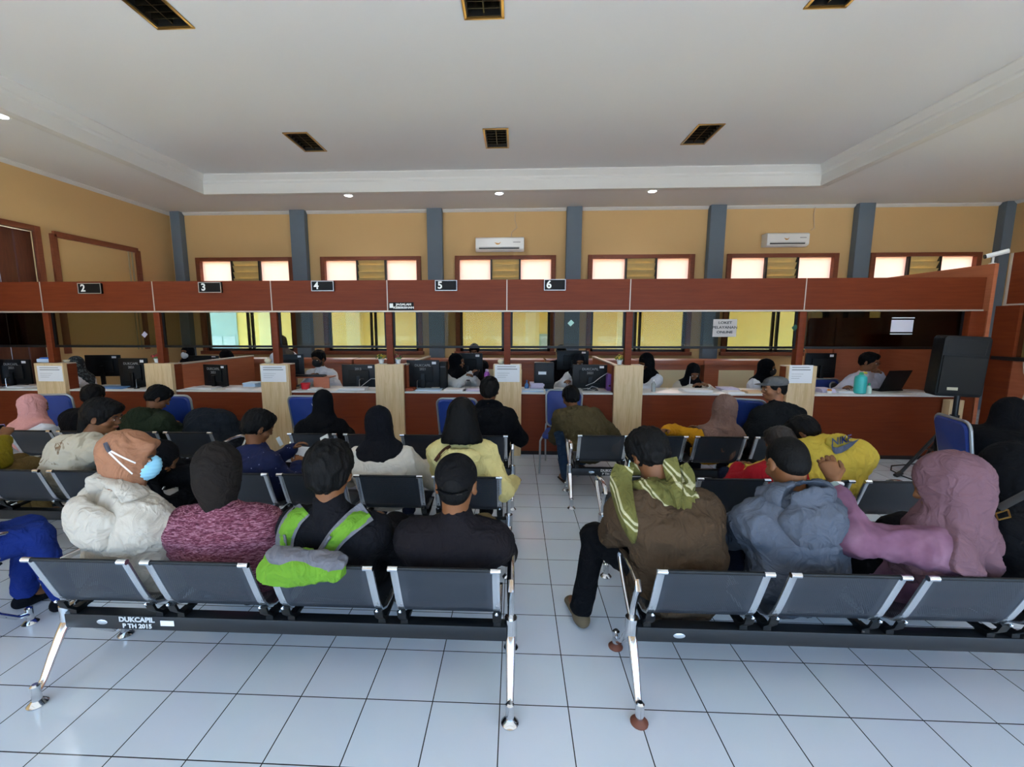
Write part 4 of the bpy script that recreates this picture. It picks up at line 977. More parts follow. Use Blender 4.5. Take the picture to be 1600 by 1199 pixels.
def hand(f, W, d, n, side, s=1, curl=.5, spread=1.0, hold=False):
    """palm + four fingers + thumb; d forearm direction, n = palm normal (towards what is held), side = thumb side"""
    d = nrm(d); n = nrm(n-d*(n@d)); t = nrm(side-d*(side@d)-n*(side@n))
    f.ecap(W, W+d*.085*s, (.026*s, .017*s), (.040*s, .015*s), t, k=.008)
    for i, (o, L, r) in enumerate(((.029, .072, .0085), (.010, .080, .009), (-.010, .074, .0085), (-.028, .058, .0075))):
        b = W+d*.082*s+t*o*s*spread; dd = nrm(d+t*o*3*(spread-.6)); c = curl*(1+.12*i)
        p1 = b+nrm(dd*math.cos(c*.6)+n*math.sin(c*.6))*L*.45*s; p2 = p1+nrm(dd*math.cos(c*1.5)+n*math.sin(c*1.5))*L*.32*s; p3 = p2+nrm(dd*math.cos(c*2.2)+n*math.sin(c*2.2))*L*.25*s
        f.chain([b-d*.02*s, p1, p2, p3], [r*1.1*s, r*s, r*.92*s, r*.8*s], k=.004)
    b = W+d*.02*s+t*.022*s; p1 = b+nrm(d*.75+t*.6+n*.25)*.045*s; p2 = p1+nrm(d*.9+t*.1+n*.4)*.032*s; p3 = p2+nrm(d+n*.45)*.022*s
    f.chain([b, p1, p2, p3], [.014*s, .011*s, .0095*s, .008*s], k=.006)

class Person:
    def __init__(s, label, pos, face, head, hyaw=0, pitch=0, roll=0, sc=1.1, hs=None, res=1.0, skin=SKIN, fem=False, stand=False, bw=1.0,
                 syaw=0, sroll=0, lw=None, rw=None, lp=None, rp=None, knee=None, ankle=None, bulge=None, sw=None, neck=.17, nfwd=.035, pz=None, lcurl=.5, rcurl=.5, headmode='short', legs=True, Nw=None):
        """pos (x,y) floor point under the pelvis; face degrees; head world centre; lw/rw world wrist targets"""
        s.res = res; s.sc = sc; s.hs = hs or sc; s.skin = skin; s.fem = fem
        s.root_loc = V3(pos[0], pos[1], 0); s.label = label
        F = rotm(face); s.F = F; s.X = F[:, 0]; s.Yv = F[:, 1]; s.Z = V3(0, 0, 1)
        H = V3(*head); s.H = H; s.Rh = rotm(hyaw, pitch, roll)
        pz = (.93 if stand else .525) if pz is None else pz
        P = V3(pos[0], pos[1], pz); s.P = P
        u = nrm(nrm(H-P)+V3(0, 0, 1)); N = H-u*neck*s.hs-s.Yv*nfwd*s.hs; s.N = N
        if Nw is not None: N = V3(*Nw); s.N = N
        l = np.linalg.norm(N-P); L0 = .50*sc
        b = min(.07, math.sqrt(max(0, L0*L0-l*l))*.22 if l < L0 else 0)+.02 if bulge is None else bulge
        ax = nrm(N-P); bk = nrm(-s.Yv-ax*(-s.Yv@ax))
        s.Cc = P+(N-P)*.6+bk*b; s.M = P+(N-P)*.3+bk*b*.8; s.bk = bk
        if not stand and pos[1] < 2.9:
            row = max([r for r in ((-.10, 1.07, 2.24) if pos[0] < .3 else (-.07, 1.11, 2.295)) if r < pos[1]], default=None)
            if row is not None and abs(pos[0]) < 5.3 and not (pos[0] > 3.1 and row > 0):
                s.M[1] = max(s.M[1], row+.24); s.Cc[1] = max(s.Cc[1], row+(.225 if fem else .20)*sc*(1 if s.Cc[2] < .92 else .8))
        s.S = N+nrm(s.Cc-N)*.06*sc; s.spd = nrm(N-s.Cc)
        sd = rotm(face+syaw)[:, 0]; sd = nrm(sd+s.Z*math.sin(R_(sroll))); s.sd = sd; s.fw = nrm(np.cross(s.Z, sd))
        sw = (.148 if fem else .165)*sc*bw if sw is None else sw; s.sw = sw; s.bw = bw
        s.J = {1: s.S+sd*sw-s.spd*.035*sc, -1: s.S-sd*sw-s.spd*.035*sc}      # 1 = person's right, -1 = left
        s.W = {}; s.E = {}; s.curl = {1: rcurl, -1: lcurl}
        for q, w, pl in ((1, rw, rp), (-1, lw, lp)):
            if w is None: w = P+s.X*q*.09*sc+s.Yv*.27*sc+V3(0, 0, .13)
            pole = (s.X*q*.7-s.Yv*.35-s.Z*.6) if pl is None else V3(*pl)
            s.E[q], s.W[q] = ik(s.J[q], V3(*w), .28*sc, .255*sc, pole)
        s.hip = {q: P+s.X*q*.085*sc for q in (1, -1)}; s.K = {}; s.A = {}
        for q in (1, -1):
            if stand: s.K[q] = V3(*(s.hip[q]+s.X*q*.02))*V3(1, 1, 0)+V3(0, 0, .50); s.A[q] = s.K[q]*V3(1, 1, 0)+V3(0, 0, .085)-s.Yv*.03
            else:
                k = knee[q] if knee else (q*.12, .43)
                s.K[q] = P+s.X*k[0]*sc+s.Yv*k[1]*sc+V3(0, 0, .02)
                a = ankle[q] if ankle else (q*.12, .46)
                s.A[q] = V3(*(P+s.X*a[0]*sc+s.Yv*a[1]*sc)[:2], .085)
        s.stand = stand; s._body(legs)
    def hp(s, x, y, z): return s.H+s.Rh@(V3(x, y, z)*s.hs)
    def torso(s, f, t, loose, lo):
        sc, bw = s.sc, s.bw
        f.ecap(lo, s.M, ((.16*bw+t)*sc*loose, (.115+t)*sc*loose), ((.138*bw+t)*sc*loose, (.10+t)*sc*loose), s.X, k=.05)
        f.ecap(s.M, s.Cc, ((.138*bw+t)*sc*loose, (.10+t)*sc*loose), ((.155*bw+t)*sc*(.5+.5*loose), (.10+t)*sc), s.sd, k=.05).ecap(s.Cc, s.S, ((.155*bw+t)*sc, (.10+t)*sc), ((.165*bw+t)*sc, (.070+t)*sc), s.sd, k=.05)
        f.cap(s.J[-1], s.J[1], (.052+t)*sc, k=.07)
        for q in (1, -1): f.cap(s.N-s.spd*.02*sc, s.S*.25+s.J[q]*.75+s.spd*.01, (.042+t*.7)*sc, (.040+t*.8)*sc, k=.06)
    def _body(s, legs):
        sc, hs, bw = s.sc, s.hs, s.bw; f = Field()
        s.torso(f, -.012, 1, s.P)
        f.cap(s.N, s.hp(0, -.02, -.06), .053*hs, .05*hs, k=.03)
        for q in (1, -1):
            f.cap(s.J[q], s.E[q], .046*sc, .036*sc).cap(s.E[q], s.W[q], .037*sc, .024*sc)
            if legs:
                f.cap(s.hip[q], s.K[q], .075*sc, .055*sc, k=.03).cap(s.K[q], s.A[q]+s.Z*.02, .052*sc, .033*sc)
                f.cap(s.A[q], s.A[q]+s.Yv*.15*sc-s.Z*.04, .035*sc, .028*sc)
        parts = [f.mesh(.015)]
        g = Field(); hp = s.hp; E = lambda c, r, k=.015, sub=False, R=None: g.ell(hp(*c), [x*hs for x in r], s.Rh if R is None else s.Rh@R, k*hs, sub)
        E((0, -.012, .03), (.076, .095, .088)); E((0, .02, -.045), (.058, .068, .062), .04); E((0, .055, -.075), (.03, .03, .026), .03)
        E((0, .078, .03), (.05, .02, .028), .03)
        for q in (1, -1):
            E((q*.032, .093, .008), (.020, .012, .012), .012, True)
            E((q*.032, .086, .006), (.0145, .0125, .0125), .003)
            E((q*.045, .062, -.03), (.024, .022, .022), .02)
            E((q*.079, -.004, -.008), (.010, .021, .032), .006, R=rotm(q*-18)); E((q*.086, .004, -.006), (.006, .011, .018), .004, True)
        g.cap(hp(0, .088, .015), hp(0, .106, -.018), .008*hs, .012*hs, k=.012); 
        for q in (1, -1): g.cap(hp(q*.008, .1, -.021), hp(q*.014, .093, -.021), .009*hs, .007*hs, k=.006)
        E((0, .09, -.047), (.024, .012, .007), .008); E((0, .088, -.058), (.02, .012, .007), .006)
        g.cap(s.N+(s.N-s.H)*.1, hp(0, -.02, -.05), .056*hs, .052*hs, k=.03)
        parts.append(g.mesh(.0055 if s.res <= 1 else .008))
        for q in (1, -1):
            d = nrm(s.W[q]-s.E[q]); hf = Field(); hf.cap(s.E[q]+(s.W[q]-s.E[q])*.7, s.W[q], .028*sc, .0235*sc, k=.01)
            n = getattr(s, 'pn', {}).get(q, -s.Z*.8-s.sd*q*.5) if hasattr(s, 'pn') else -s.Z*.9-s.sd*q*.4
            hand(hf, s.W[q], d, n, -s.sd*q+s.Z*.4, sc*.98, s.curl[q]); parts.append(hf.mesh(.0048 if s.res <= 1 else .0065))
        s.o = make('person', parts, s.skin, None, off=s.root_loc); s.o.location = s.root_loc
        tag(s.o, s.label, 'person')
    def part(s, name, f, m, h=.011, disp=None, smooth=0):
        if isinstance(f, Field): f = [f.mesh(h*(1 if s.res <= 1 else 1.35))]
        return make(name, f, m, s.o, disp, s.root_loc, smooth)
    def folds(s, amp=.006, scale=9, seed=0, stretch=(1, 1, .55)):
        sc = np.array(stretch)*scale
        def d(v):
            w = v+.05*np.stack([vnoise(v*7+5, seed+1), vnoise(v*7+9, seed+2), vnoise(v*7, seed+3)], 1)
            return amp*1.6*(ridge(w*sc, seed)-.3)+amp*1.0*(ridge(w*sc*np.array([2.2, 2.2, 2.8]), seed+7)-.25)
        return d
    # ---- clothes
    def top(s, m, name='shirt', th=.014, sleeve=1.0, length=0, collar=True, amp=.007, loose=1.0, h=.010, seed=0, neck=.0):
        sc, bw = s.sc, s.bw; f = Field(); t = th
        lo = s.P-nrm(s.M-s.P)*length
        s.torso(f, t, loose, lo); s.th = t; s.loose = loose
        if collar: f.cap(s.S, s.N+s.spd*(.01+neck)*sc, (.062+t*.8)*sc, (.056+t*.5)*s.hs, k=.025)
        for q in (1, -1):
            we = s.E[q]+(s.W[q]-s.E[q])*min(1, max(0, sleeve*2-1))*.97
            ee = s.J[q]+(s.E[q]-s.J[q])*min(1, sleeve*2)
            f.cap(s.J[q], ee, (.054+t)*sc, (.043+t)*sc*loose, k=.07)
            if sleeve > .5: f.cap(s.E[q], we, (.044+t)*sc*loose, (.030+t)*sc, k=.03)
        s.topf = f
        return s.part(name, f, m, h, s.folds(amp, 9, seed+int(abs(s.H[0]*100))))
    def pants(s, m, name='trousers', t=.014, full=1.0, amp=.006, h=.012, skirt=False):
        sc = s.sc; f = Field()
        f.ecap(s.P-s.X*.02, s.P+s.X*.02+s.Yv*.02, ((.165)*sc, (.125)*sc), ((.165)*sc, .125*sc), s.X)
        for q in (1, -1):
            e = s.K[q]+(s.A[q]+s.Z*.03-s.K[q])*full
            f.cap(s.hip[q], s.K[q], (.082+t)*sc, (.06+t)*sc, k=.04).cap(s.K[q], e, (.056+t)*sc, (.042+t)*sc, k=.03)
        if skirt: f.ecap((s.K[1]+s.K[-1])/2, (s.A[1]+s.A[-1])/2+s.Z*.05, (.2*sc, .1*sc), (.24*sc, .13*sc), s.X, k=.05)
        return s.part(name, f, m, h, s.folds(amp, 8, 3))
    def shoes(s, m, name='shoe', sandal=False):
        for q in (1, -1):
            A = s.A[q]; sc = s.sc; f = Field(); tip = A+s.Yv*.165*sc; tip[2] = .035; heel = A-s.Yv*.03*sc; heel[2] = .04
            f.ecap(heel, tip, (.036*sc, .034*sc), (.042*sc, .026*sc), s.X, k=.02)
            if not sandal: f.cap(A+s.Z*.02, A-s.Z*.03, .042*sc, .045*sc, k=.03)
            f.plane((0, 0, .004), (0, 0, -1), .006)
            if sandal: f.plane((0, 0, .03), (0, 0, 1), .004)
            s.part(name, f, m, .0075)
    def hair(s, kind='short', m=HAIRB, vol=1.0, seed=0):
        hs = s.hs; f = Field(); hp = s.hp
        v = .014*vol
        f.ell(hp(0, -.012, .036), [(.078+v)*hs, (.096+v)*hs, (.088+v)*hs], s.Rh)
        if kind == 'short':
            f.ell(hp(0, -.055, -.02), [(.064+v*.5)*hs, (.05+v*.4)*hs, (.052)*hs], s.Rh, .03)
            f.ell(hp(0, .05, .095), [.055*hs, .045*hs, .03*hs], s.Rh, .03)
            f.plane(hp(0, .088, .055), s.Rh@V3(0, .80, -.60), .012)
            f.plane(hp(0, -.03, -.072), s.Rh@V3(0, .35, -1), .01)
            f.ell(hp(0, .12, -.03), [.085*hs, .09*hs, .09*hs], s.Rh, .01, True)
            for q in (1, -1): f.ell(hp(q*.092, .01, -.022), [.022*hs, .034*hs, .042*hs], s.Rh, .008, True)
            amp, fr = .010, 42
        elif kind == 'buzz':
            f = Field().ell(hp(0, -.012, .033), [.080*hs, .099*hs, .090*hs], s.Rh).ell(hp(0, -.055, -.02), [.060*hs, .048*hs, .05*hs], s.Rh, .03)
            f.plane(hp(0, .088, .06), s.Rh@V3(0, .80, -.60), .008).plane(hp(0, -.03, -.07), s.Rh@V3(0, .35, -1), .01)
            for q in (1, -1): f.ell(hp(q*.092, .01, -.022), [.02*hs, .032*hs, .04*hs], s.Rh, .008, True)
            amp, fr = .002, 70
        elif kind == 'mullet':
            f.ell(hp(0, .06, .085), [.065*hs, .06*hs, .034*hs], s.Rh, .03)
            f.cap(hp(0, -.07, -.0), hp(0, -.085, -.14), .062*hs, .045*hs, k=.03)
            f.ell(hp(0, .13, -.03), [.09*hs, .10*hs, .085*hs], s.Rh, .01, True)
            for q in (1, -1): f.ell(hp(q*.094, .012, -.02), [.022*hs, .034*hs, .042*hs], s.Rh, .008, True)
            amp, fr = .007, 45
        elif kind == 'bob':
            f.ecap(hp(0, -.03, .02), hp(0, -.055, -.15), (.096*hs, .094*hs), (.140*hs, .105*hs), s.Rh[:, 0], k=.03)
            f.ell(hp(0, .12, -.04), [.06*hs, .09*hs, .13*hs], s.Rh, .015, True); f.plane(hp(0, 0, -.165), s.Rh@V3(0, 0, -1), .02)
            amp, fr = .006, 30
        def d(x):
            y = (x-s.H)@s.Rh
            return amp*(ridge(y*np.array([fr, fr, fr*.35]), seed)-.4)
        s.part('hair', f, m, .0065, d)
    def hijab(s, m, drape=.16, tuck=False, front=.14, vol=1.0, amp=.006, seed=0, name='headscarf', low=0, wide=1.0, back=.03, peak=0):
        hs, sc = s.hs, s.sc; hp = s.hp; f = Field(); v = .016*vol
        f.ell(hp(0, -.018, .03), [(.076+v)*hs, (.096+v)*hs, (.090+v)*hs], s.Rh).ell(hp(0, .0, -.04), [(.068+v)*hs, (.08+v)*hs, (.075+v)*hs], s.Rh, .04)
        if peak: f.cap(hp(-.04, .085, .075), hp(.04, .085, .075), .02*hs, k=.03)
        base = s.N+s.fw*.015
        g = Field(); s.torso(g, getattr(s, 'th', .015)+.022, getattr(s, 'loose', 1), s.M)
        for q in (1, -1): g.cap(s.J[q], s.J[q]*.5+s.E[q]*.5, (.054+s.th+.022)*sc, (.05+s.th+.022)*sc, k=.07)
        g.inter(s.N-s.spd*.03+s.bk*.03, [(.135+drape*.45)*sc*wide, (.15+drape*.4)*sc, drape*sc+.06], np.stack([s.sd, s.bk, s.spd], 1), .03)
        if tuck: g = Field().cap(hp(0, -.02, -.03), s.N+s.spd*.035, .084*hs, .070*sc, k=.06)
        else: g.cap(hp(0, -.02, -.03), base, .088*hs, .098*sc, k=.09)
        g.P += f.P; f = g
        f.ell(hp(0, .12, -.012-low), [.052*hs, .062*hs, .074*hs], s.Rh, .012, True)
        def d(x):
            r = x-s.N; a = np.arctan2(r@s.fw, r@s.sd); z = r@s.Z
            w = vnoise(x*6, seed+3)*1.6; g = np.clip((.12-z)/.22, .15, 1.25)
            up = x-s.H; zz = up@s.Z
            ln = np.sin(a*7+w*3+zz*8)*.5+ridge(np.stack([a*2.2+w, zz*3.0+w, zz*0], 1), seed)-.4
            return amp*g*ln*2.0+amp*.5*(ridge(np.stack([a*2+zz*14, zz*22+w*2, zz*0+1], 1), seed+5)-.4)*np.clip(.8-g*.4, 0, 1)
        s.scf = f
        return s.part(name, f, m, .0085, d)
    def hoodie_hood(s, m, w=.085, drop=.10, name='hood', r=.034, seed=1, fat=1.0):
        """hood lying folded on the upper back, open round the neck"""
        sc = s.sc; f = Field(); c = s.N; pts = []
        for k in range(9):
            a = R_(150+k*240/8)
            pts.append(c+s.sd*math.cos(a)*w*sc*1.1+s.fw*(math.sin(a)*w*sc)+s.Z*(.025+.05*(-math.sin(a)))*sc-s.Z*.02)
        f.chain(pts, [.02*sc]+[r*sc*fat*1.05]*7+[.02*sc], k=.03)
        R3 = np.stack([s.sd, s.bk, s.spd], 1)
        f.ell(c+s.bk*.115*sc-s.spd*.03*sc, [.13*sc*fat, .055*sc*fat, .065*sc], R3, .04)
        f.ell(c+s.bk*.135*sc-s.spd*drop*.75*sc, [.10*sc*fat, .050*sc*fat, (drop*.5+.02)*sc], R3, .06)
        f.ell(c+s.bk*.10*sc+s.spd*.045*sc, [.10*sc*fat, .034*sc*fat, .075*sc], R3, .012, True)
        f.cap(s.N-s.Z*.03, s.N+(s.H-s.N)*.8, (w-.022)*sc, (w-.012)*sc, k=.012, sub=True)
        return s.part(name, f, m, .008, s.folds(.006, 16, seed))
    def face(s, brows=True):
        for q in (1, -1):
            f = Field().ell(s.hp(q*.032, .0865, .006), [.0135*s.hs, .0125*s.hs, .0085*s.hs], s.Rh, .003); s.part('eye', f, EYEW, .0028)
            f = Field().ell(s.hp(q*.032, .0975, .006), [.0062*s.hs, .003*s.hs, .0064*s.hs], s.Rh, .003); s.part('iris', f, EYED, .0024)
            f = Field().chain([s.hp(q*.014, .098, .026), s.hp(q*.032, .099, .031), s.hp(q*.05, .085, .026)], [.0035*s.hs, .004*s.hs, .0025*s.hs], k=.004); s.part('eyebrow', f, BROW, .003)
        f = Field().chain([s.hp(-.022, .094, -.051), s.hp(0, .1, -.049), s.hp(.022, .094, -.051)], [.003*s.hs, .0062*s.hs, .003*s.hs], k=.004); s.part('lips', f, LIP, .003)
    def mask(s, m, straps=True, sm=None):
        f = Field(); hs = s.hs
        f.ell(s.hp(0, .044, -.042), [.070*hs, .088*hs, .070*hs], s.Rh, .01).ell(s.hp(0, .106, -.015), [.022*hs, .022*hs, .034*hs], s.Rh, .025)
        f.plane(s.hp(0, .0, .010), s.Rh@V3(0, -.15, 1), .006).plane(s.hp(0, .012, 0), s.Rh@V3(0, -1, 0), .006)
        def d(x):
            z = ((x-s.H)@s.Rh)[:, 2]; return .0016*np.sin(z*330)
        s.part('face_mask', f, m, .0055, d)
    def strap(s, name, pts, r, m, flat=.35, up=(0, 0, 1)):
        return MB().tube([tuple(V3(*p)-s.root_loc) for p in pts], r, 10, flat=flat, up=up).build(name, m, s.o)

# ------------------------------------------------------------------ people waiting
W = lambda px, py, Y: atY(px, py, Y)
BLK = cloth('black_cotton', '17161A'); BLK2 = cloth('black_jersey', '0F0F12'); SLATE = cloth('slate_jacket_cloth', '23282F'); WHT = cloth('white_shirt_cloth', 'DCDDE2', dim=1); NAVY = cloth('navy_denim', '1B2236'); DENIM = cloth('blue_denim', '2B3E57')
KHAKI = cloth('khaki_cloth', '6B5A3A'); BSHOE = mat('black_shoe', '141414', .5); BRSH = mat('olive_brown_shoe', '5E4F38', .8, bump=.2)
def P_(label, hx, pos=None, face=0, **k):
    H = atY(*hx); pos = (H.x, pos) if isinstance(pos, (int, float)) else pos
    return Person(label, pos, face, H, **k)

# --- front row, left bench
p = P_('person in an off-white hoodie and tan headscarf with a blue face mask, turned right', (202, 716, .16), (-1.96, .27), -18, hyaw=-66, pitch=12, bw=1.28, sc=1.10, hs=1.05, fem=True, rw=(-1.62, .52, .62), lw=(-1.75, .55, .6), rp=(.8, -.6, -.6), syaw=-8, sroll=-6)
CRM = cloth('off_white_fleece', 'D2C8B8', vscale=5); WH1 = p
p.top(CRM, 'hoodie', th=.024, amp=.010, loose=1.08, length=.03); p.hoodie_hood(CRM, drop=.14, r=.04, fat=1.15); p.pants(BLK); p.shoes(BSHOE)
TAN = cloth('tan_headscarf_cloth', 'AE7A5C', bump=.2)
p.hijab(TAN, drape=.02, tuck=True, amp=.010, vol=1.25, peak=1); p.face(); p.mask(mat('sky_blue_mask', '8FC9DF', .7, bump=.1))
WSTR = mat('white_elastic', 'E6E2DE', .7)

p = P_('person in a maroon marled sweater and black headscarf on the front left row', (341, 738, .16), (-1.40, .27), 4, hyaw=14, pitch=16, bw=1.28, sc=1.1, hs=1.12, fem=True, rw=(-1.12, .5, .6), lw=(-1.6, .5, .6))
MAR = ramp_mat('maroon_marled_knit', [(.36, '401A26'), (.5, '652F3E'), (.62, '966A76')], 'noise', (14, 14, 95), 2.1, 3, 1.6, rough=.9, spec=.2, bump=.5)
p.top(MAR, 'sweater', th=.020, amp=.006, loose=1.06, length=.03); p.pants(BLK2); p.shoes(BSHOE); p.hijab(cloth('black_brown_headscarf_cloth', '25201D', bump=.2), tuck=True, amp=.006, vol=1.2)

p = P_('person in a black shirt wearing a lime green backpack', (516, 738, .10), (-.83, .27), 0, hyaw=0, pitch=4, sc=1.1, hs=1.15, bw=1.02, neck=.175, sroll=-3)
p.top(BLK, 'shirt', th=.014, amp=.008, neck=.035); p.pants(BLK2); p.shoes(BSHOE); p.hair('short', vol=1.35)
BP = p
p = P_('person in a black shirt and backwards black cap on the front left row', (713, 758, .10), (-.26, .27), 0, hyaw=-2, pitch=8, sc=1.1, hs=1.15, bw=1.12, neck=.165, rp=(.8, -.3, -.7), lp=(-.8, -.3, -.7))
p.top(cloth('black_brown_shirt_cloth', '1E1A1D'), 'shirt', th=.016, amp=.008, neck=.03); p.pants(KHAKI); p.shoes(BRSH)
p.hair('buzz')
CAPM = cloth('black_cap_cloth', '141314', bump=.3); f = Field().ell(p.hp(0, -.01, .045), [.088*p.hs, .108*p.hs, .09*p.hs], p.Rh)
f.plane(p.hp(0, -.02, .012), p.Rh@V3(0, .16, -1), .01).ell(p.hp(0, -.125, .002), [.048*p.hs, .05*p.hs, .042*p.hs], p.Rh, .006, True)
cp = p.part('cap', f, CAPM, .006)
f = Field().ell(p.hp(0, .10, .025), [.075*p.hs, .075*p.hs, .012*p.hs], p.Rh); f.part = None
b = p.part('cap_brim', f, CAPM, .006); p.strap('cap_strap', [p.hp(-.062, -.088, .0), p.hp(-.03, -.111, -.008), p.hp(0, -.118, -.01), p.hp(.03, -.111, -.008), p.hp(.062, -.088, .0)], .009, CAPM, flat=.35)
p.strap('strap_buckle', [p.hp(.022, -.117, -.009), p.hp(.04, -.109, -.007)], .011, mat('dark_buckle', '3A3A3C', .3, metal=.8), flat=.3)

# --- front row, right bench
p = P_('person in a brown jacket with an olive keffiyeh scarf, leaning forward over a phone', (1013, 712, .42), (.93, .31), 12, hyaw=22, pitch=38, sc=1.12, hs=1.1, bw=1.12, lw=(.78, .74, .72), rw=(1.0, .75, .55), lp=(-.5, -.2, -1), rp=(.5, -.2, -1), knee={-1: (-.26, .36), 1: (.1, .45)}, ankle={-1: (-.34, .33), 1: (.1, .5)}, bulge=.09, nfwd=.05)
KEF = p; BRN = cloth('brown_jacket_cloth', '52402F', vscale=4, bump=.2)
p.top(BRN, 'jacket', th=.026, amp=.012, loose=1.16, length=.12); p.pants(BLK2); p.shoes(BRSH); p.hair('short', vol=1.35, seed=3)
p = P_('person in a blue-grey hoodie leaning forward between the keffiyeh wearer and the mauve headscarf', (1230, 724, .30), (1.51, .30), 4, hyaw=2, pitch=26, sc=1.12, hs=1.08, bw=1.10, bulge=.06, sroll=4, lw=(1.36, .78, .56), rw=(1.6, .78, .56), lp=(-.5, -.2, -1), rp=(.5, -.2, -1), knee={-1: (-.28, .36), 1: (.1, .42)}, ankle={-1: (-.3, .42), 1: (.1, .4)}, neck=.155)
GRY = cloth('blue_grey_fleece', '5E6470', vscale=4, bump=.25); GRP = p
p.top(GRY, 'hoodie', th=.024, amp=.010, loose=1.1, length=.05); p.hoodie_hood(GRY, drop=.11, w=.095, r=.042, fat=1.1); p.pants(NAVY); p.shoes(BSHOE); p.hair('buzz', vol=1)
p = P_('person in a mauve blouse and mauve headscarf reaching an arm to the grey hoodie', (1484, 762, .12), (2.18, .36), 28, hyaw=48, pitch=24, sc=1.1, hs=1.16, bw=1.2, fem=True, lw=W(1303, 752, .30), lp=(-.35, -.7, -.9), rw=(2.3, .55, .6), sroll=0, neck=.16)
MAUV = ramp_mat('mauve_crinkled_cotton', [(.3, '5F3F50'), (.5, '6D4A5C'), (.7, '7A5A6A')], 'noise', (1, 1, 1), 9, 3, 0, rough=.85, spec=.2, bump=0); MSC = cloth('mauve_headscarf_cloth', '7C5C64', bump=.15, vscale=3)
p.top(MAUV, 'blouse', th=.020, amp=.009, loose=1.08, length=.06, sleeve=.86); p.pants(BLK2, skirt=True); p.shoes(mat('brown_sandal', '7A4A38', .6), 'sandal', True)
p.hijab(MSC, drape=.15, amp=.015, vol=1.6, wide=1.2, back=.06); MAU = p
p = P_('person robed in black with a grey bag strap at the right edge', (1582, 742, .42), (2.70, .34), 10, hyaw=40, pitch=20, sc=1.15, hs=1.2, bw=1.3, fem=True)
p.top(BLK2, 'robe', th=.024, loose=1.15, length=.05); p.pants(BLK2, skirt=True); p.shoes(BSHOE); p.hijab(BLK2, drape=.22, wide=1.1, vol=1.6, back=.05)
GSTR = mat('grey_webbing', '3C3F42', .7)
a_, b_ = W(1556, 792, .10), W(1640, 742, .04)
p.strap('bag_strap', [V3(*a_)+V3(-.01, -.02, -.0), V3(*(a_*.5+b_*.5))+V3(0, -.03, .01), V3(*b_)], .034, GSTR, flat=.15)
p.strap('strap_buckle', [V3(*a_)+V3(-.03, -.03, -.02), V3(*a_)+V3(.02, -.03, .0), V3(*a_)+V3(.035, -.03, -.035), V3(*a_)+V3(-.015, -.03, -.05), V3(*a_)+V3(-.03, -.03, -.02)], .005, mat('gold_buckle', 'B08C48', .3, metal=.9))

# --- second row, left
p = P_('person in a pale yellow hoodie with shoulder-length black hair', (722, 652, 1.30), (-.33, 1.45), 0, hyaw=4, pitch=6, sc=1.08, hs=1.12, fem=True, bw=1.1, rw=W(803, 752, 1.46), rp=(.6, -.3, -1), lp=(-.6, -.2, -1), rcurl=.7, res=1)
YEH = cloth('pale_yellow_fleece', 'DCCB88', vscale=5, dim=.86, bump=.2)
p.top(YEH, 'hoodie', th=.022, amp=.009, loose=1.06); p.hoodie_hood(YEH, drop=.11, r=.03); p.pants(BLK2); p.shoes(BSHOE); p.hair('bob', m=HAIRB)
sb = cloth('brown_leather_strap', '5A3826'); YHP = p
c_ = lambda px, py, Y=1.12: V3(*W(px, py, Y))
p = P_('person in a loose white shirt and black headscarf, leaning forward', (591, 664, 1.48), (-.96, 1.44), 12, hyaw=38, pitch=20, sc=1.08, hs=1.12, fem=True, bw=1.12, rw=(-.7, 1.8, .6), lw=(-1.25, 1.8, .62), roll=0)
p.top(cloth('cream_white_cotton', 'D8D0C2', vscale=5, dim=.86), 'shirt', th=.026, amp=.008, loose=1.12, length=.03); p.pants(NAVY); p.shoes(BSHOE); p.hijab(cloth('black_soft_headscarf_cloth', '16161B', bump=.15), drape=.13, wide=.9, amp=.007, vol=1.2, back=.02)
p = P_('person in a navy spotted jacket holding a white sheet on the second row', (403, 668, 1.45), (-1.95, 1.46), -22, hyaw=-42, pitch=26, sc=1.02, hs=1.08, bw=1.05, rw=W(466, 727, 1.62), lw=W(456, 702, 1.72), rp=(.5, -.6, -.9))
SPOT = ramp_mat('navy_cloth_with_pale_spots', [(.0, 'A0A6BA'), (.085, 'A0A6BA'), (.1, '151D42'), (1, '141A3A')], 'voronoi', (1, 1, 1), 24, rough=.8, spec=.2)
p.top(SPOT, 'jacket', th=.022, amp=.010, loose=1.12); p.pants(BLK); p.shoes(BSHOE); p.hair('short', vol=1.3); BOY = p
f = Field().cap(p.W[1]-(p.W[1]-p.E[1])*.2, p.W[1]-(p.W[1]-p.E[1])*.02, .042, k=.01); p.part('pink_cuff', f, cloth('pink_cuff_cloth', 'C83A5E'), .006)
a_ = W(452, 706, 1.75); 
# --- second row, far left
p = P_('person with a mullet in a cream patterned jacket, in profile facing right', (160, 652, 1.40), (-3.68, 1.44), -14, hyaw=-76, pitch=14, sc=1.1, hs=1.15, bw=.98, rw=W(176, 684, 1.72), lw=W(186, 690, 1.78), skin=SKIN, nfwd=.06)
BAT = ramp_mat('cream_cloth_with_grey_brown_print', [(.0, '7A7362'), (.38, '9A907C'), (.42, 'B8AE98'), (.60, 'BDB5A2'), (.64, '6A4A2C'), (.67, 'B6AC97')], 'noise', (1, 1, .8), 7, 3, .9, rough=.85, spec=.2)
p.top(BAT, 'jacket', th=.024, amp=.010, loose=1.08, neck=.015); p.pants(BLK); p.shoes(BSHOE); p.hair('mullet', vol=1.25); p.face()
p = P_('person in black headscarf and robe hunched behind the tan headscarf', (252, 716, 1.46), (-3.18, 1.38), -42, hyaw=-60, pitch=40, sc=1.05, hs=1.1, fem=True, bw=1.05, rw=W(300, 770, 1.6))
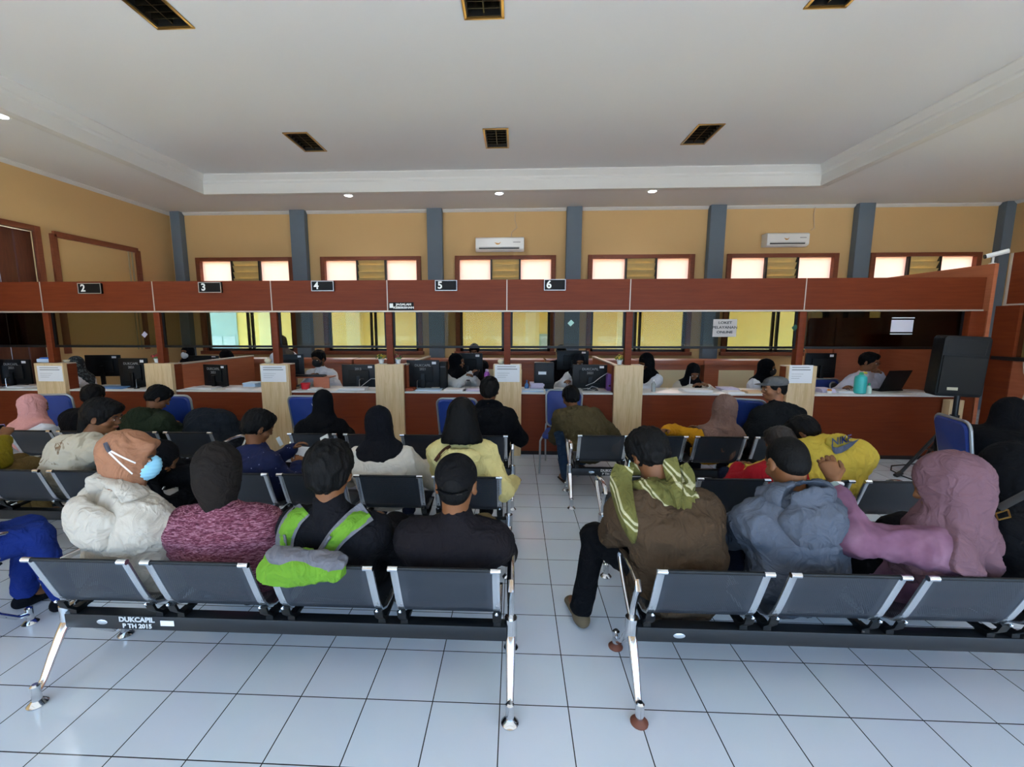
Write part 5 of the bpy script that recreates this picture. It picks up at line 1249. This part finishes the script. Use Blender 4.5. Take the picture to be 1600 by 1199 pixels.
p.top(BLK2, 'robe', th=.024, loose=1.1); p.pants(BLK2); p.shoes(BSHOE); p.hijab(BLK2, drape=.2, wide=1.0, back=.02)
p = P_('person in a mustard top at the left edge holding a phone', (-48, 672, 1.42), (-4.70, 1.38), -20, hyaw=-30, pitch=20, sc=1.1, fem=True, bw=1.15, rw=W(8, 682, 1.75), rp=(.5, -.3, -1), rcurl=.9)
MUS = cloth('mustard_cloth', '9C8A22', bump=.2)
p.top(MUS, 'blouse', th=.024, loose=1.15, length=.06, sleeve=.92); p.pants(cloth('khaki_trouser_cloth', '7A6238')); p.shoes(BSHOE); p.hijab(cloth('dark_olive_headscarf_cloth', '4A4320'), drape=.16)
p = P_('person in blue trousers and black socks at the left edge, front row', (-90, 640, .12), (-3.26, .16), -32, hyaw=-20, sc=1.1, bw=1.05, knee={1: (.12, .44), -1: (-.02, .44)}, ankle={1: (.10, .52), -1: (-.12, .40)})
p.top(BLK, 'shirt'); p.pants(cloth('royal_blue_trouser_cloth', '23398A')); p.shoes(cloth('black_sock_cloth', '131318'), 'sock'); p.hair('short')
# --- second row, right
p = P_('person in a bright yellow printed sweatshirt bent forward to the left', (1256, 676, 1.74), (2.44, 1.52), 12, hyaw=46, pitch=44, roll=0, sc=1.18, hs=1.05, bw=1.38, bulge=.10, Nw=W(1284, 694, 1.64), syaw=-6, lw=(2.05, 1.95, .55), rw=(2.5, 1.9, .55), nfwd=.06)
YEL2 = cloth('bright_yellow_fleece', 'DFC24E', bump=.2, vscale=4); NK = p
p.top(YEL2, 'sweatshirt', th=.026, amp=.010, loose=1.14, length=.10); p.hoodie_hood(YEL2, drop=.02, r=.03, w=.08, fat=.8); p.pants(BLK2); p.shoes(BSHOE); p.hair('short', vol=1.1, seed=5)
p = P_('small child in a red and navy jacket behind the blue-grey hoodie', (1219, 694, 1.50), (2.05, 1.52), 0, hyaw=20, pitch=22, sc=.86, hs=1.0, bw=1.0, pz=.50, legs=True)
p.top(cloth('red_jacket_cloth', 'B0202C'), 'jacket', th=.026, loose=1.12); p.hoodie_hood(cloth('navy_hood_cloth', '1A2038'), drop=.06, r=.028); p.pants(NAVY); p.shoes(BSHOE); p.hair('short', vol=1.2, m=ramp_mat('dark_brown_hair', [(.3, '14100E'), (.7, '2A1F1A')], 'noise', (60, 60, 9), 3, 3, .5, rough=.5, bump=.8))

# --- third row and counter, left
p = P_('person in a pink headscarf and white blouse at the far left of the third row', (53, 636, 2.62), (-5.2, 2.62), -8, hyaw=-18, pitch=12, sc=1.08, hs=1.1, fem=True, res=2, roll=-4)
p.top(ramp_mat('white_cloth_with_grey_print', [(.0, '8E8B94'), (.30, 'C9C8CE'), (.42, 'D8D8DD'), (1, 'DFDFE3')], 'noise', (1, 1, 1), 8, 3, .8, rough=.85), 'blouse', th=.022); p.pants(BLK); p.shoes(BSHOE); p.hijab(cloth('pink_headscarf_cloth', 'DD9F99', dim=.85, bump=.15), drape=.16, wide=.92, amp=.012)
p = P_('person in black with short black hair behind the mullet', (146, 620, 2.85), (-4.70, 2.60), 0, hyaw=10, pitch=14, sc=1.08, res=2, bw=1.05)
p.top(BLK2, 'shirt', th=.02); p.pants(BLK); p.shoes(BSHOE); p.hair('short')
p = P_('person in a dark green hoodie looking down to the right', (247, 622, 2.78), (-4.05, 2.63), -6, hyaw=-48, pitch=34, sc=1.1, res=1, bw=1.12, hs=1.1)
GRN = cloth('dark_green_fleece', '2B3423', bump=.2)
p.top(GRN, 'hoodie', th=.024, loose=1.08, amp=.009); p.hoodie_hood(GRN, drop=.10); p.pants(BLK); p.shoes(BSHOE); p.hair('short'); p.face()
p = P_('person in a slate jacket folded far forward with the head hidden', (364, 676, 3.22), (-3.38, 2.70), -20, hyaw=-20, pitch=70, sc=1.12, res=1, bw=1.15, bulge=.14, Nw=W(346, 652, 3.02), rw=W(362, 674, 3.0), lw=(-3.2, 3.2, .6))
p.top(SLATE, 'jacket', th=.026, loose=1.12, amp=.010, length=.06); p.pants(BLK); p.shoes(BSHOE); p.hair('short')
p = P_('person in a black robe and black headscarf with white mask straps on the third row', (505, 630, 2.62), (-2.02, 2.62), 8, hyaw=22, pitch=8, sc=1.08, res=1, fem=True, bw=1.1)
p.top(BLK2, 'robe', th=.024, loose=1.06); p.pants(BLK2); p.shoes(BSHOE); p.hijab(cloth('black_crepe_cloth', '101013', bump=.15), drape=.10, wide=.85, vol=1.2)
p.mask(mat('white_mask', 'D8D8D8', .7), straps=False)
for z_ in (-.01, -.05): p.strap('mask_strap', [p.hp(-.088, .065, z_), p.hp(-.10, .03, -.01+z_*.3), p.hp(-.108, .0, .0)], .0035, WSTR)
p = P_('person in a black hoodie with short black hair at the counter under sign five', (765, 610, 2.60), (-.21, 2.64), 0, hyaw=-8, pitch=4, sc=1.1, res=1, bw=1.05, rw=(.0, 2.9, .6))
p.top(BLK2, 'hoodie', th=.024, loose=1.08); p.hoodie_hood(BLK2, drop=.09); p.pants(BLK); p.shoes(mat('dark_brown_sandal', '2E211C', .6), 'sandal', True); p.hair('short')
# --- third row and counter, right
p = P_('person in an olive jacket and jeans leaning towards the counter under sign six', (892, 622, 3.42), (.90, 3.05), 14, hyaw=12, pitch=22, sc=1.12, res=1, bw=1.12, bulge=.08, lw=(.78, 3.5, .56), rw=(1.1, 3.45, .58), rp=(.9, -.3, -.9), lp=(-.9, -.3, -.9), knee={-1: (-.20, .22), 1: (.16, .42)}, ankle={-1: (-.22, -.02), 1: (.14, .42)}, roll=0)
OLV = cloth('olive_jacket_cloth', '584D33', bump=.2)
p.top(OLV, 'jacket', th=.026, loose=1.14, amp=.011, length=.10, neck=.015); p.pants(DENIM); p.shoes(mat('brown_leather_sandal', '3E2A20', .6), 'sandal', True); p.hair('short', vol=1.1)
p = P_('person in a mustard yellow sleeve and taupe headscarf, arm stretched along the seats', (1131, 640, 2.56), (2.12, 2.64), 6, hyaw=10, pitch=6, sc=1.08, hs=1.15, res=1, fem=True, bw=1.05, lw=W(1040, 673, 2.52), lp=(0, .9, -.1), lcurl=.4)
p.top(cloth('mustard_yellow_knit', 'D9981E', bump=.2), 'sweater', th=.02, amp=.008); p.pants(BLK); p.shoes(BSHOE); p.hijab(cloth('taupe_headscarf_cloth', '8A6C60', bump=.15), drape=.22, wide=.95, amp=.012, back=.04, vol=1.25)
p = P_('person in a black jacket and grey flat cap, in profile facing left', (1210, 608, 2.85), (2.78, 2.66), 16, hyaw=84, pitch=4, sc=1.12, hs=1.14, res=1, bw=1.12, bulge=.06, skin=SKIN2)
p.top(cloth('black_jacket_cloth', '16181A'), 'jacket', th=.026, loose=1.1, amp=.010); p.pants(BLK); p.shoes(BSHOE); p.hair('buzz'); p.face()
GCAP = cloth('grey_cap_cloth', '6E6E6E', bump=.3)
f = Field().ell(p.hp(0, -.012, .062), [.086*p.hs, .108*p.hs, .060*p.hs], p.Rh).ell(p.hp(0, .11, .048), [.062*p.hs, .075*p.hs, .010*p.hs], p.Rh, .015); f.plane(p.hp(0, -.0, .028), p.Rh@V3(0, .12, -1), .01)
p.part('cap', f, GCAP, .006)
p = P_('person in a large black headscarf and robe beyond the blue chair at the right edge', (1578, 652, 2.3), (4.62, 2.22), -78, hyaw=-60, pitch=34, sc=1.2, hs=1.25, res=1, fem=True, bw=1.5, bulge=.14)
p.top(BLK2, 'robe', th=.03, loose=1.3, length=.05); p.pants(BLK2, skirt=True); p.shoes(BSHOE); p.hijab(BLK2, drape=.34, wide=1.35, vol=1.7, back=.10)

# ------------------------------------------------------------------ clerks behind the counter
def clerk(lb, hx, dy, face, hyaw, pitch=10, m=WHT, hij=None, **k):
    H = atY(*hx); p = Person(lb, (H.x+k.pop('dx', 0), hx[2]+dy), face, H, hyaw=hyaw, pitch=pitch, res=2, **k)
    p.top(m, 'shirt', th=.02); p.pants(BLK)
    if hij: p.hijab(hij, drape=.12, wide=.9, front=.1)
    else: p.hair('short')
    p.face()
    if not k.get('stand'):
        global ch1
        o = copy_tree(ch1) if ch1.location.z == 0 else ch1
        o.location = (p.root_loc[0]-p.Yv[0]*.22, p.root_loc[1]-p.Yv[1]*.22, 1e-6); o.rotation_euler = (0, 0, R_(face))
    return p
ch1 = chair_proto(mat('black_vinyl', '101112', .6)); ch1['label'] = 'black office chair under a seated clerk behind the counter'; ch1['group'] = 'black office chairs of the clerks'; ch1.location = (0, 0, 1)
BH = cloth('black_headscarf_cloth', '111114', bump=.15)
PAT = ramp_mat('dark_floral_cloth', [(.0, '14181C'), (.52, '1E252A'), (.60, '6A7A7E'), (.64, '222A2E')], 'noise', (1, 1, 1), 22, 3, .8, rough=.85)
clerk('clerk in white with a dark floral headscarf, turned left behind the first pillar', (118, 570, 4.86), .05, 110, 96, 8, hij=PAT, sc=1.05, fem=True, lw=W(70, 605, 4.5))
p = clerk('clerk with a black headscarf and white mask beyond the red flowers', (293, 551, 5.75), .02, 180, 176, 6, hij=BH, sc=1.0, fem=True); p.mask(_mats['white_mask'])
clerk('clerk with a black headscarf bent behind a monitor in the third bay', (354, 558, 5.9), .02, 150, 120, 40, hij=BH, m=BLK, sc=1.0, fem=True)
p = clerk('clerk in a white shirt and black mask typing under sign four', (498, 561, 4.95), .05, 175, 168, 14, sc=1.08, skin=SKIN, rw=W(487, 590, 4.62), lw=W(502, 590, 4.62)); p.mask(mat('black_mask', '151515', .7))
p = clerk('clerk in white standing with the back turned behind the glass under sign four', (438, 536, 5.85), .05, 60, 80, 20, sc=1.05, fem=True, stand=True, pz=.92, hij=cloth('grey_brown_headscarf_cloth', '6B6258'))
p = clerk('clerk in a black headscarf looking at a phone, in profile facing right', (714, 566, 4.85), .05, 215, -96, 6, hij=BH, m=cloth('pale_grey_blouse_cloth', 'C8C6C2', dim=.95), sc=1.05, fem=True, rw=W(735, 585, 4.62), lw=W(738, 590, 4.6)); PHC = p
clerk('clerk whose dark hair shows over the monitor beyond the phone user', (741, 549, 5.9), .02, 180, 180, 20, sc=1.02, m=BLK)
p = clerk('clerk in white with a dark headscarf hidden behind the large monitor', (905, 566, 5.05), .03, 180, 180, 16, hij=cloth('dark_grey_headscarf_cloth', '26262A'), sc=1.05, fem=True, rw=W(882, 598, 4.65))
clerk('clerk partly hidden at the left of the high monitor under sign six', (877, 551, 5.9), .02, 180, 170, 10, sc=1.0, m=BLK)
p = clerk('clerk in white and a black headscarf bent left beside the sixth pillar', (1010, 566, 4.88), .06, 140, 116, 34, hij=BH, sc=1.06, fem=True, lw=W(985, 600, 4.6))
p = clerk('clerk in a cream blouse and black headscarf writing on the counter', (1083, 582, 4.78), .16, 180, 178, 34, hij=BH, m=cloth('cream_blouse_cloth', 'C9C1B2', dim=.95), sc=1.05, fem=True, rw=W(1080, 605, 4.5), lw=W(1106, 605, 4.5)); WRT = p
p = clerk('clerk in white with black headscarf and dark mask, facing right by the last pillar', (1198, 575, 4.88), .05, 200, -128, 14, hij=BH, sc=1.05, fem=True); p.mask(_mats['black_mask'])
p = clerk('clerk in a white shirt and glasses with one hand on the chin at a laptop', (1358, 566, 4.85), .12, 200, -148, 12, m=cloth('lilac_white_shirt_cloth', 'D3D0DC', dim=1), sc=1.12, skin=SKIN2, lw=W(1374, 586, 4.66), lp=(.6, -.4, -1), rw=W(1318, 607, 4.6), bw=1.05, lcurl=1.1); GLS = p
for q in (-1, 1):
    c = p.hp(q*.032, .108, .006); ring = [c+p.Rh@V3(math.cos(t)*.021, 0, math.sin(t)*.016)*p.hs for t in [k*math.pi/6 for k in range(13)]]
    p.strap('glasses_rim', ring, .0022, BLACK); p.strap('glasses_arm', [p.hp(q*.053, .105, .01), p.hp(q*.084, .0, .008)], .002, BLACK)

# ------------------------------------------------------------------ things worn, held or printed: laid on the cloth they touch
def bvh_of(objs, root):
    vs, fs, n = [], [], 0
    for o in objs:
        vs += [v.co+root.location for v in o.data.vertices]; fs += [[i+n for i in p.vertices] for p in o.data.polygons]; n = len(vs)
    return BVHTree.FromPolygons(vs, fs)
def kids(p, *names): return [c for c in p.o.children if c.name.split('.')[0] in names]
def hit(bv, px, py):
    d = _ray(px, py).normalized(); r = bv.ray_cast(CAM, d)
    return (r[0], r[1]) if r[0] is not None else (None, None)
def drape(name, p, bv, grid, m, off=.006, th=.006, root=None, depth=None):
    """grid: rows of pixel points; every vertex lies on the cloth seen there, lifted by off, sheet thickness th"""
    R, Cn = len(grid), len(grid[0]); P3 = [[None]*Cn for _ in range(R)]; last = depth
    for i in range(R):
        for j in range(Cn):
            c, n = hit(bv, *grid[i][j])
            if c is not None: last = (c-CAM).dot(_ray(*grid[i][j]).normalized()); P3[i][j] = c
    for i in range(R):
        for j in range(Cn):
            if P3[i][j] is None:
                best = None
                for a in range(R):
                    for b in range(Cn):
                        if P3[a][b] is not None and (best is None or (a-i)**2+(b-j)**2 < best[0]): best = ((a-i)**2+(b-j)**2, P3[a][b])
                d = _ray(*grid[i][j]).normalized(); P3[i][j] = CAM+d*((best[1]-CAM).length if best else last)
    for _ in range(2):
        Q = [[P3[i][j].copy() for j in range(Cn)] for i in range(R)]
        for i in range(1, R-1):
            for j in range(Cn):
                d = (P3[i][j]-CAM).normalized(); av = ((Q[i-1][j]-CAM).length+(Q[i+1][j]-CAM).length)/2
                L = (Q[i][j]-CAM).length; P3[i][j] = CAM+d*(min(L, L*.4+av*.6))
    mb = MB()
    for k in (0, 1):
        for i in range(R):
            for j in range(Cn):
                d = (P3[i][j]-CAM).normalized(); edge = .35 if j in (0, Cn-1) else 1
                mb.v.append(tuple(P3[i][j]-d*(off*edge+th*edge*k)-p.o.location if p else P3[i][j]-d*(off*edge+th*edge*k)))
    N = R*Cn; f = mb.f
    for i in range(R-1):
        for j in range(Cn-1):
            a = i*Cn+j; f.append((a, a+1, a+Cn+1, a+Cn)); f.append((N+a, N+a+Cn, N+a+Cn+1, N+a+1))
    for i in range(R-1): f += [(i*Cn, (i+1)*Cn, N+(i+1)*Cn, N+i*Cn), (i*Cn+Cn-1, N+i*Cn+Cn-1, N+(i+1)*Cn+Cn-1, (i+1)*Cn+Cn-1)]
    for j in range(Cn-1): a = (R-1)*Cn+j; f += [(j, N+j, N+j+1, j+1), (a, a+1, N+a+1, N+a)]
    return mb.build(name, m, root if root is not None else (p.o if p else None))
def band(pts, ws, n=14, m=4):
    """pixel ribbon through pts with widths ws"""
    g = []
    L = len(pts)-1
    for i in range(n):
        t = i/(n-1)*L; k = min(int(t), L-1); u = t-k
        g_ = lambda q: pts[max(0, min(L, q))]
        a, b, c, d = g_(k-1), g_(k), g_(k+1), g_(k+2)
        cr = lambda a, b, c, d: .5*(2*b+(c-a)*u+(2*a-5*b+4*c-d)*u*u+(3*b-a-3*c+d)*u**3)
        x, y = cr(a[0], b[0], c[0], d[0]), cr(a[1], b[1], c[1], d[1]); w = ws[k]+(ws[k+1]-ws[k])*u
        dx, dy = c[0]-b[0], c[1]-b[1]; l = math.hypot(dx, dy) or 1
        g.append([(x-dy/l*w*(j/(m-1)-.5), y+dx/l*w*(j/(m-1)-.5)) for j in range(m)])
    return g
def sub_of(o, p):            # re-parent a part made in person space under another thing at the same place
    return o

# lime backpack hanging low on the back and over the seat
LIME = cloth('lime_green_nylon', '74A434', bump=.15, vscale=5); LIMED = cloth('lime_yellow_piping', 'B9C23A'); GRYW = cloth('grey_backpack_webbing', '7C7A80')
bv = bvh_of(kids(BP, 'shirt')+[BP.o], BP.o)
o_ = BP.o.location
bag = thing('backpack', 'lime green backpack with grey webbing hanging over the seat back', 'backpack', tuple(W(484, 900, -.14)))
boff = V3(*bag.location)
f = Field(); pts = [W(434, 886, -.12), W(470, 880, -.12), (W(525, 890, -.12))]
f.ecap(pts[0], pts[1], (.075, .055), (.085, .065), (0, 0, 1), k=.04).ecap(pts[1], pts[2], (.085, .065), (.055, .045), (0, 0, 1), k=.04)
f.ell(W(448, 892, -.13), (.13, .05, .055), k=.04).plane(W(470, 871, -.14), (.10, 0, 1), .02)
fd = BP.folds(.008, 12, 4, (1, 1, 1))
make('main_pocket', [f.mesh(.008)], LIME, bag, fd, boff)
f = Field().ecap(W(438, 868, -.13), W(526, 880, -.12), (.034, .055), (.032, .045), (0, 0, 1), k=.02); make('grey_top_panel', [f.mesh(.007)], GRYW, bag, fd, boff)
def on_bag(name, pts, ws, m, off, th, bvx=bv, n=14, k=4):
    o = drape(name, None, bvx, band(pts, ws, n, k), m, off, th)
    for v in o.data.vertices: v.co -= bag.location
    o.parent = bag; return o
on_bag('shoulder_strap', [(476, 796), (458, 812), (446, 838), (444, 868)], [24, 30, 30, 26], GRYW, .010, .010)
on_bag('shoulder_strap', [(476, 796), (458, 812), (446, 838), (444, 868)], [18, 24, 24, 20], LIME, .016, .012)
on_bag('shoulder_strap', [(574, 799), (556, 812), (528, 838), (506, 868)], [34, 34, 30, 26], GRYW, .010, .010)
on_bag('shoulder_strap', [(574, 799), (556, 812), (528, 838), (506, 868)], [26, 27, 24, 20], LIME, .016, .012)
on_bag('webbing_tab', [(444, 836), (446, 848), (446, 866)], [8, 8, 9], GRYW, .030, .006, n=8)
on_bag('webbing_tab', [(516, 838), (508, 850), (496, 868)], [8, 8, 11], GRYW, .030, .006, n=8)

bv = bvh_of(kids(WH1, 'headscarf', 'hood', 'face_mask'), WH1.o)
for a_, b_ in (((171, 704), (212, 724)), ((170, 707), (207, 741))):
    drape('mask_strap', WH1, bv, band([a_, ((a_[0]+b_[0])/2, (a_[1]+b_[1])/2+1), b_], [3.0, 2.6, 2.4], 12, 2), WSTR, .003, .002)
drape('mask_clip', WH1, bv, band([(164, 692), (167, 699), (171, 706)], [7, 8, 7], 6, 3), mat('dark_grey_clip', '3A3B45', .6), .004, .005)
bv = bvh_of(kids(YHP, 'hoodie', 'hood'), YHP.o)
drape('bag_strap', YHP, bv, band([(680, 721), (688, 710), (696, 702), (704, 697)], [6, 6, 6, 4], 12, 3), sb, .005, .004)
# keffiyeh of the person leaning over the phone
KM = bpy.data.materials.new('olive_keffiyeh_cloth'); KM.use_nodes = True; nt = KM.node_tree; b_ = nt.nodes['Principled BSDF']; b_.inputs['Roughness'].default_value = .9; b_.inputs['Specular IOR Level'].default_value = .15
tc = nt.nodes.new('ShaderNodeTexCoord'); mp = nt.nodes.new('ShaderNodeMapping'); mp.inputs['Rotation'].default_value = (0, R_(52), R_(20)); nt.links.new(tc.outputs['Object'], mp.inputs['Vector'])
wv = nt.nodes.new('ShaderNodeTexWave'); wv.inputs['Scale'].default_value = 2.6; wv.inputs['Distortion'].default_value = 1.2; nt.links.new(mp.outputs['Vector'], wv.inputs['Vector'])
rp_ = nt.nodes.new('ShaderNodeValToRGB'); e = rp_.color_ramp.elements; e[0].position = 0; e[0].color = (*srgb('57532A'), 1); e[1].position = .84; e[1].color = (*srgb('615D2F'), 1)
for ps, cc in ((.87, 'A39C78'), (.97, 'AFA886'), (.985, '5C592E')): q = e.new(ps); q.color = (*srgb(cc), 1)
nt.links.new(wv.outputs['Fac'], rp_.inputs['Fac']); nt.links.new(rp_.outputs['Color'], b_.inputs['Base Color']); wrinkle(KM, .6, 14)
kf = Field(); s = KEF; c = s.N; sc = s.sc
pts = [c+s.sd*math.cos(R_(140+k*260/8))*.095*sc+s.fw*math.sin(R_(140+k*260/8))*.085*sc+s.Z*(.025-.03*math.sin(R_(140+k*260/8)))*sc-s.Z*.01 for k in range(9)]
kf.chain(pts, [.03]+[.042]*7+[.03], k=.03); kf.ell(c+s.bk*.09*sc+s.sd*.03-s.spd*.03, (.12, .05, .06), np.stack([s.sd, s.bk, s.spd], 1), .04)
kf.cap(s.N-s.Z*.03, s.N+(s.H-s.N)*.8, .066*sc, .07*sc, k=.012, sub=True)
kb_ = s.part('keffiyeh', kf, KM, .0075, s.folds(.014, 16, 8))
bv = bvh_of(kids(KEF, 'jacket', 'keffiyeh'), KEF.o)
for pts_, ws in (([(976, 728), (970, 752), (976, 790), (985, 822), (990, 850)], [30, 36, 32, 26, 5]), ([(1046, 716), (1050, 735), (1056, 765), (1060, 796)], [24, 26, 20, 4]), ([(1066, 726), (1074, 742), (1077, 758), (1076, 776)], [16, 22, 20, 15]), ([(984, 733), (1010, 732), (1035, 750), (1048, 764)], [20, 26, 22, 8])):
    drape('keffiyeh_end', KEF, bv, band(pts_, ws, 16, 5), KM, .012, .012)

# writing and mark printed across the back of the yellow sweatshirt
bv = bvh_of(kids(NK, 'sweatshirt', 'hood'), NK.o)
def decal(name, p, bv, verts2, faces, tf, m, off=.016):
    mb = MB(); last = None
    for x, y in verts2:
        px, py = tf(x, y); c, n = hit(bv, px, py)
        if c is None: c = CAM+_ray(px, py).normalized()*(last or 3.5)
        last = (c-CAM).length; mb.v.append(tuple(c-(c-CAM).normalized()*off-p.o.location))
    mb.f = [tuple(f) for f in faces]; return mb.build(name, m, p.o, smooth=False)
def text2d(t, bold=.02):
    o = text_mesh('t', t, 1, INKT, None, (0, 0, 0), (0, 0, 0), ext=0, bold=bold, ax='LEFT'); v = [(q.co.x, q.co.y) for q in o.data.vertices]; f = [tuple(p.vertices) for p in o.data.polygons]; bpy.data.objects.remove(o); return v, f
PB = mat('blue_print', '2B3C86', .8); PG = mat('grey_blue_print', '4E5568', .8)
v, f = text2d('NI'); tf = lambda x, y: (1299+x*15.5, 692-y*16-x*3.2)
decal('lettering', NK, bv, v, f, tf, PG)
v, f = text2d('KE'); decal('lettering', NK, bv, v, f, lambda x, y: (1314.5+x*14, 688.5-y*16-x*3), PB)
sw = [(1299, 694), (1300, 702), (1302, 707), (1306, 710), (1315, 708), (1324, 703), (1332, 697), (1343, 686), (1330, 691), (1319, 696), (1309, 699.5), (1303, 699)]
tri = [(0, 1, 11), (1, 2, 11), (2, 3, 11), (3, 10, 11), (3, 4, 10), (4, 9, 10), (4, 5, 9), (5, 8, 9), (5, 6, 8), (6, 7, 8)]
decal('swoosh_print', NK, bv, sw, tri, lambda x, y: (x, y), PG)

# wristwatch and cuff of the mauve blouse
def ring_on(p, q, t, r, tr, name, m, flat=1.0, w=None):
    c = p.E[q]+(p.W[q]-p.E[q])*t; d = nrm(p.W[q]-p.E[q]); a = nrm(np.cross(d, V3(0, 0, 1))); b = np.cross(d, a)
    return p.strap(name, [c+(a*math.cos(k*math.pi/8)+b*math.sin(k*math.pi/8))*r for k in range(17)], tr, m, flat=flat, up=tuple(d))
ring_on(MAU, -1, .93, .031, .007, 'watch_strap', mat('white_watch_strap', 'CFC8C0', .5))
c = MAU.E[-1]+(MAU.W[-1]-MAU.E[-1])*.93; v_ = nrm(V3(*(CAM-Vector(c)))); MAU.strap('watch_face', [c+v_*.030, c+v_*.040], .018, mat('grey_watch_face', '6E7A72', .3), flat=1)

# phones, papers, pen: held but things of their own
def slab_thing(nm, lb, cat, c, ax, ay, w, h, th, m, scr=None):
    t = thing(nm, lb, cat, tuple(c)); ax = Vector(ax).normalized(); ay = Vector(ay); ay = (ay-ax*ay.dot(ax)).normalized(); n = ax.cross(ay)
    MB().obox((0, 0, 0), ax, ay, n, w/2, h/2, th/2).build('case' if scr else 'sheet', m, t, bevel=.002 if scr else 0)
    if scr:
        for s_ in (1,): MB().obox(n*(th/2+.0006)*s_, ax, ay, n, w/2*.9, h/2*.92, .0005).build('screen', scr, t)
    return t
SCR = mat('lit_phone_screen', 'BFD8DC', .3, emit='A8C8CE', estr=.6)
slab_thing('smartphone', 'smartphone with a lit screen held by the keffiyeh wearer', 'phone', W(985, 717, .78), (.55, .8, .1), (0, -.35, 1), .075, .15, .009, BLACK, SCR)
slab_thing('smartphone', 'dark smartphone held by the clerk in profile under sign five', 'phone', W(744, 582, 4.6), (1, -.2, 0), (0, .6, .5), .075, .14, .009, BLACK, mat('dark_screen', '0A0D14', .1))
slab_thing('smartphone', 'smartphone in a lilac case held at the left edge', 'phone', W(3, 673, 1.86), (.9, .3, 0), (0, -.3, 1), .075, .13, .009, mat('lilac_case', '7F6FA0', .5), mat('dark_screen', '0A0D14', .1))
slab_thing('smartphone', 'pale smartphone held above the heads beside the white shirt on the second row', 'phone', W(508, 690, 1.9), (.9, .2, .5), (-.3, .5, .4), .08, .14, .01, mat('pale_case', 'A9A9A6', .4), mat('pale_screen', 'C9CCCB', .3))
slab_thing('plastic_card', 'pale plastic card held up by the person in the navy spotted jacket', 'card', W(437, 690, 1.9), (.9, .2, .5), (-.5, .2, .9), .035, .085, .003, mat('pale_card', 'B9C4C8', .5))
t = slab_thing('held_paper', 'white sheet of paper in the hands of the navy spotted jacket', 'paper', W(463, 710, 1.74), (1, .15, -.12), (0, .75, .6), .24, .17, .002, WHITEP)
slab_thing('writing_pen', 'pale pen in the hand of the clerk who is writing', 'pen', W(1078, 595, 4.5), (1, 0, 0), (-.25, -.1, 1), .008, .13, .008, mat('pale_pen', 'C9CBD0', .4))
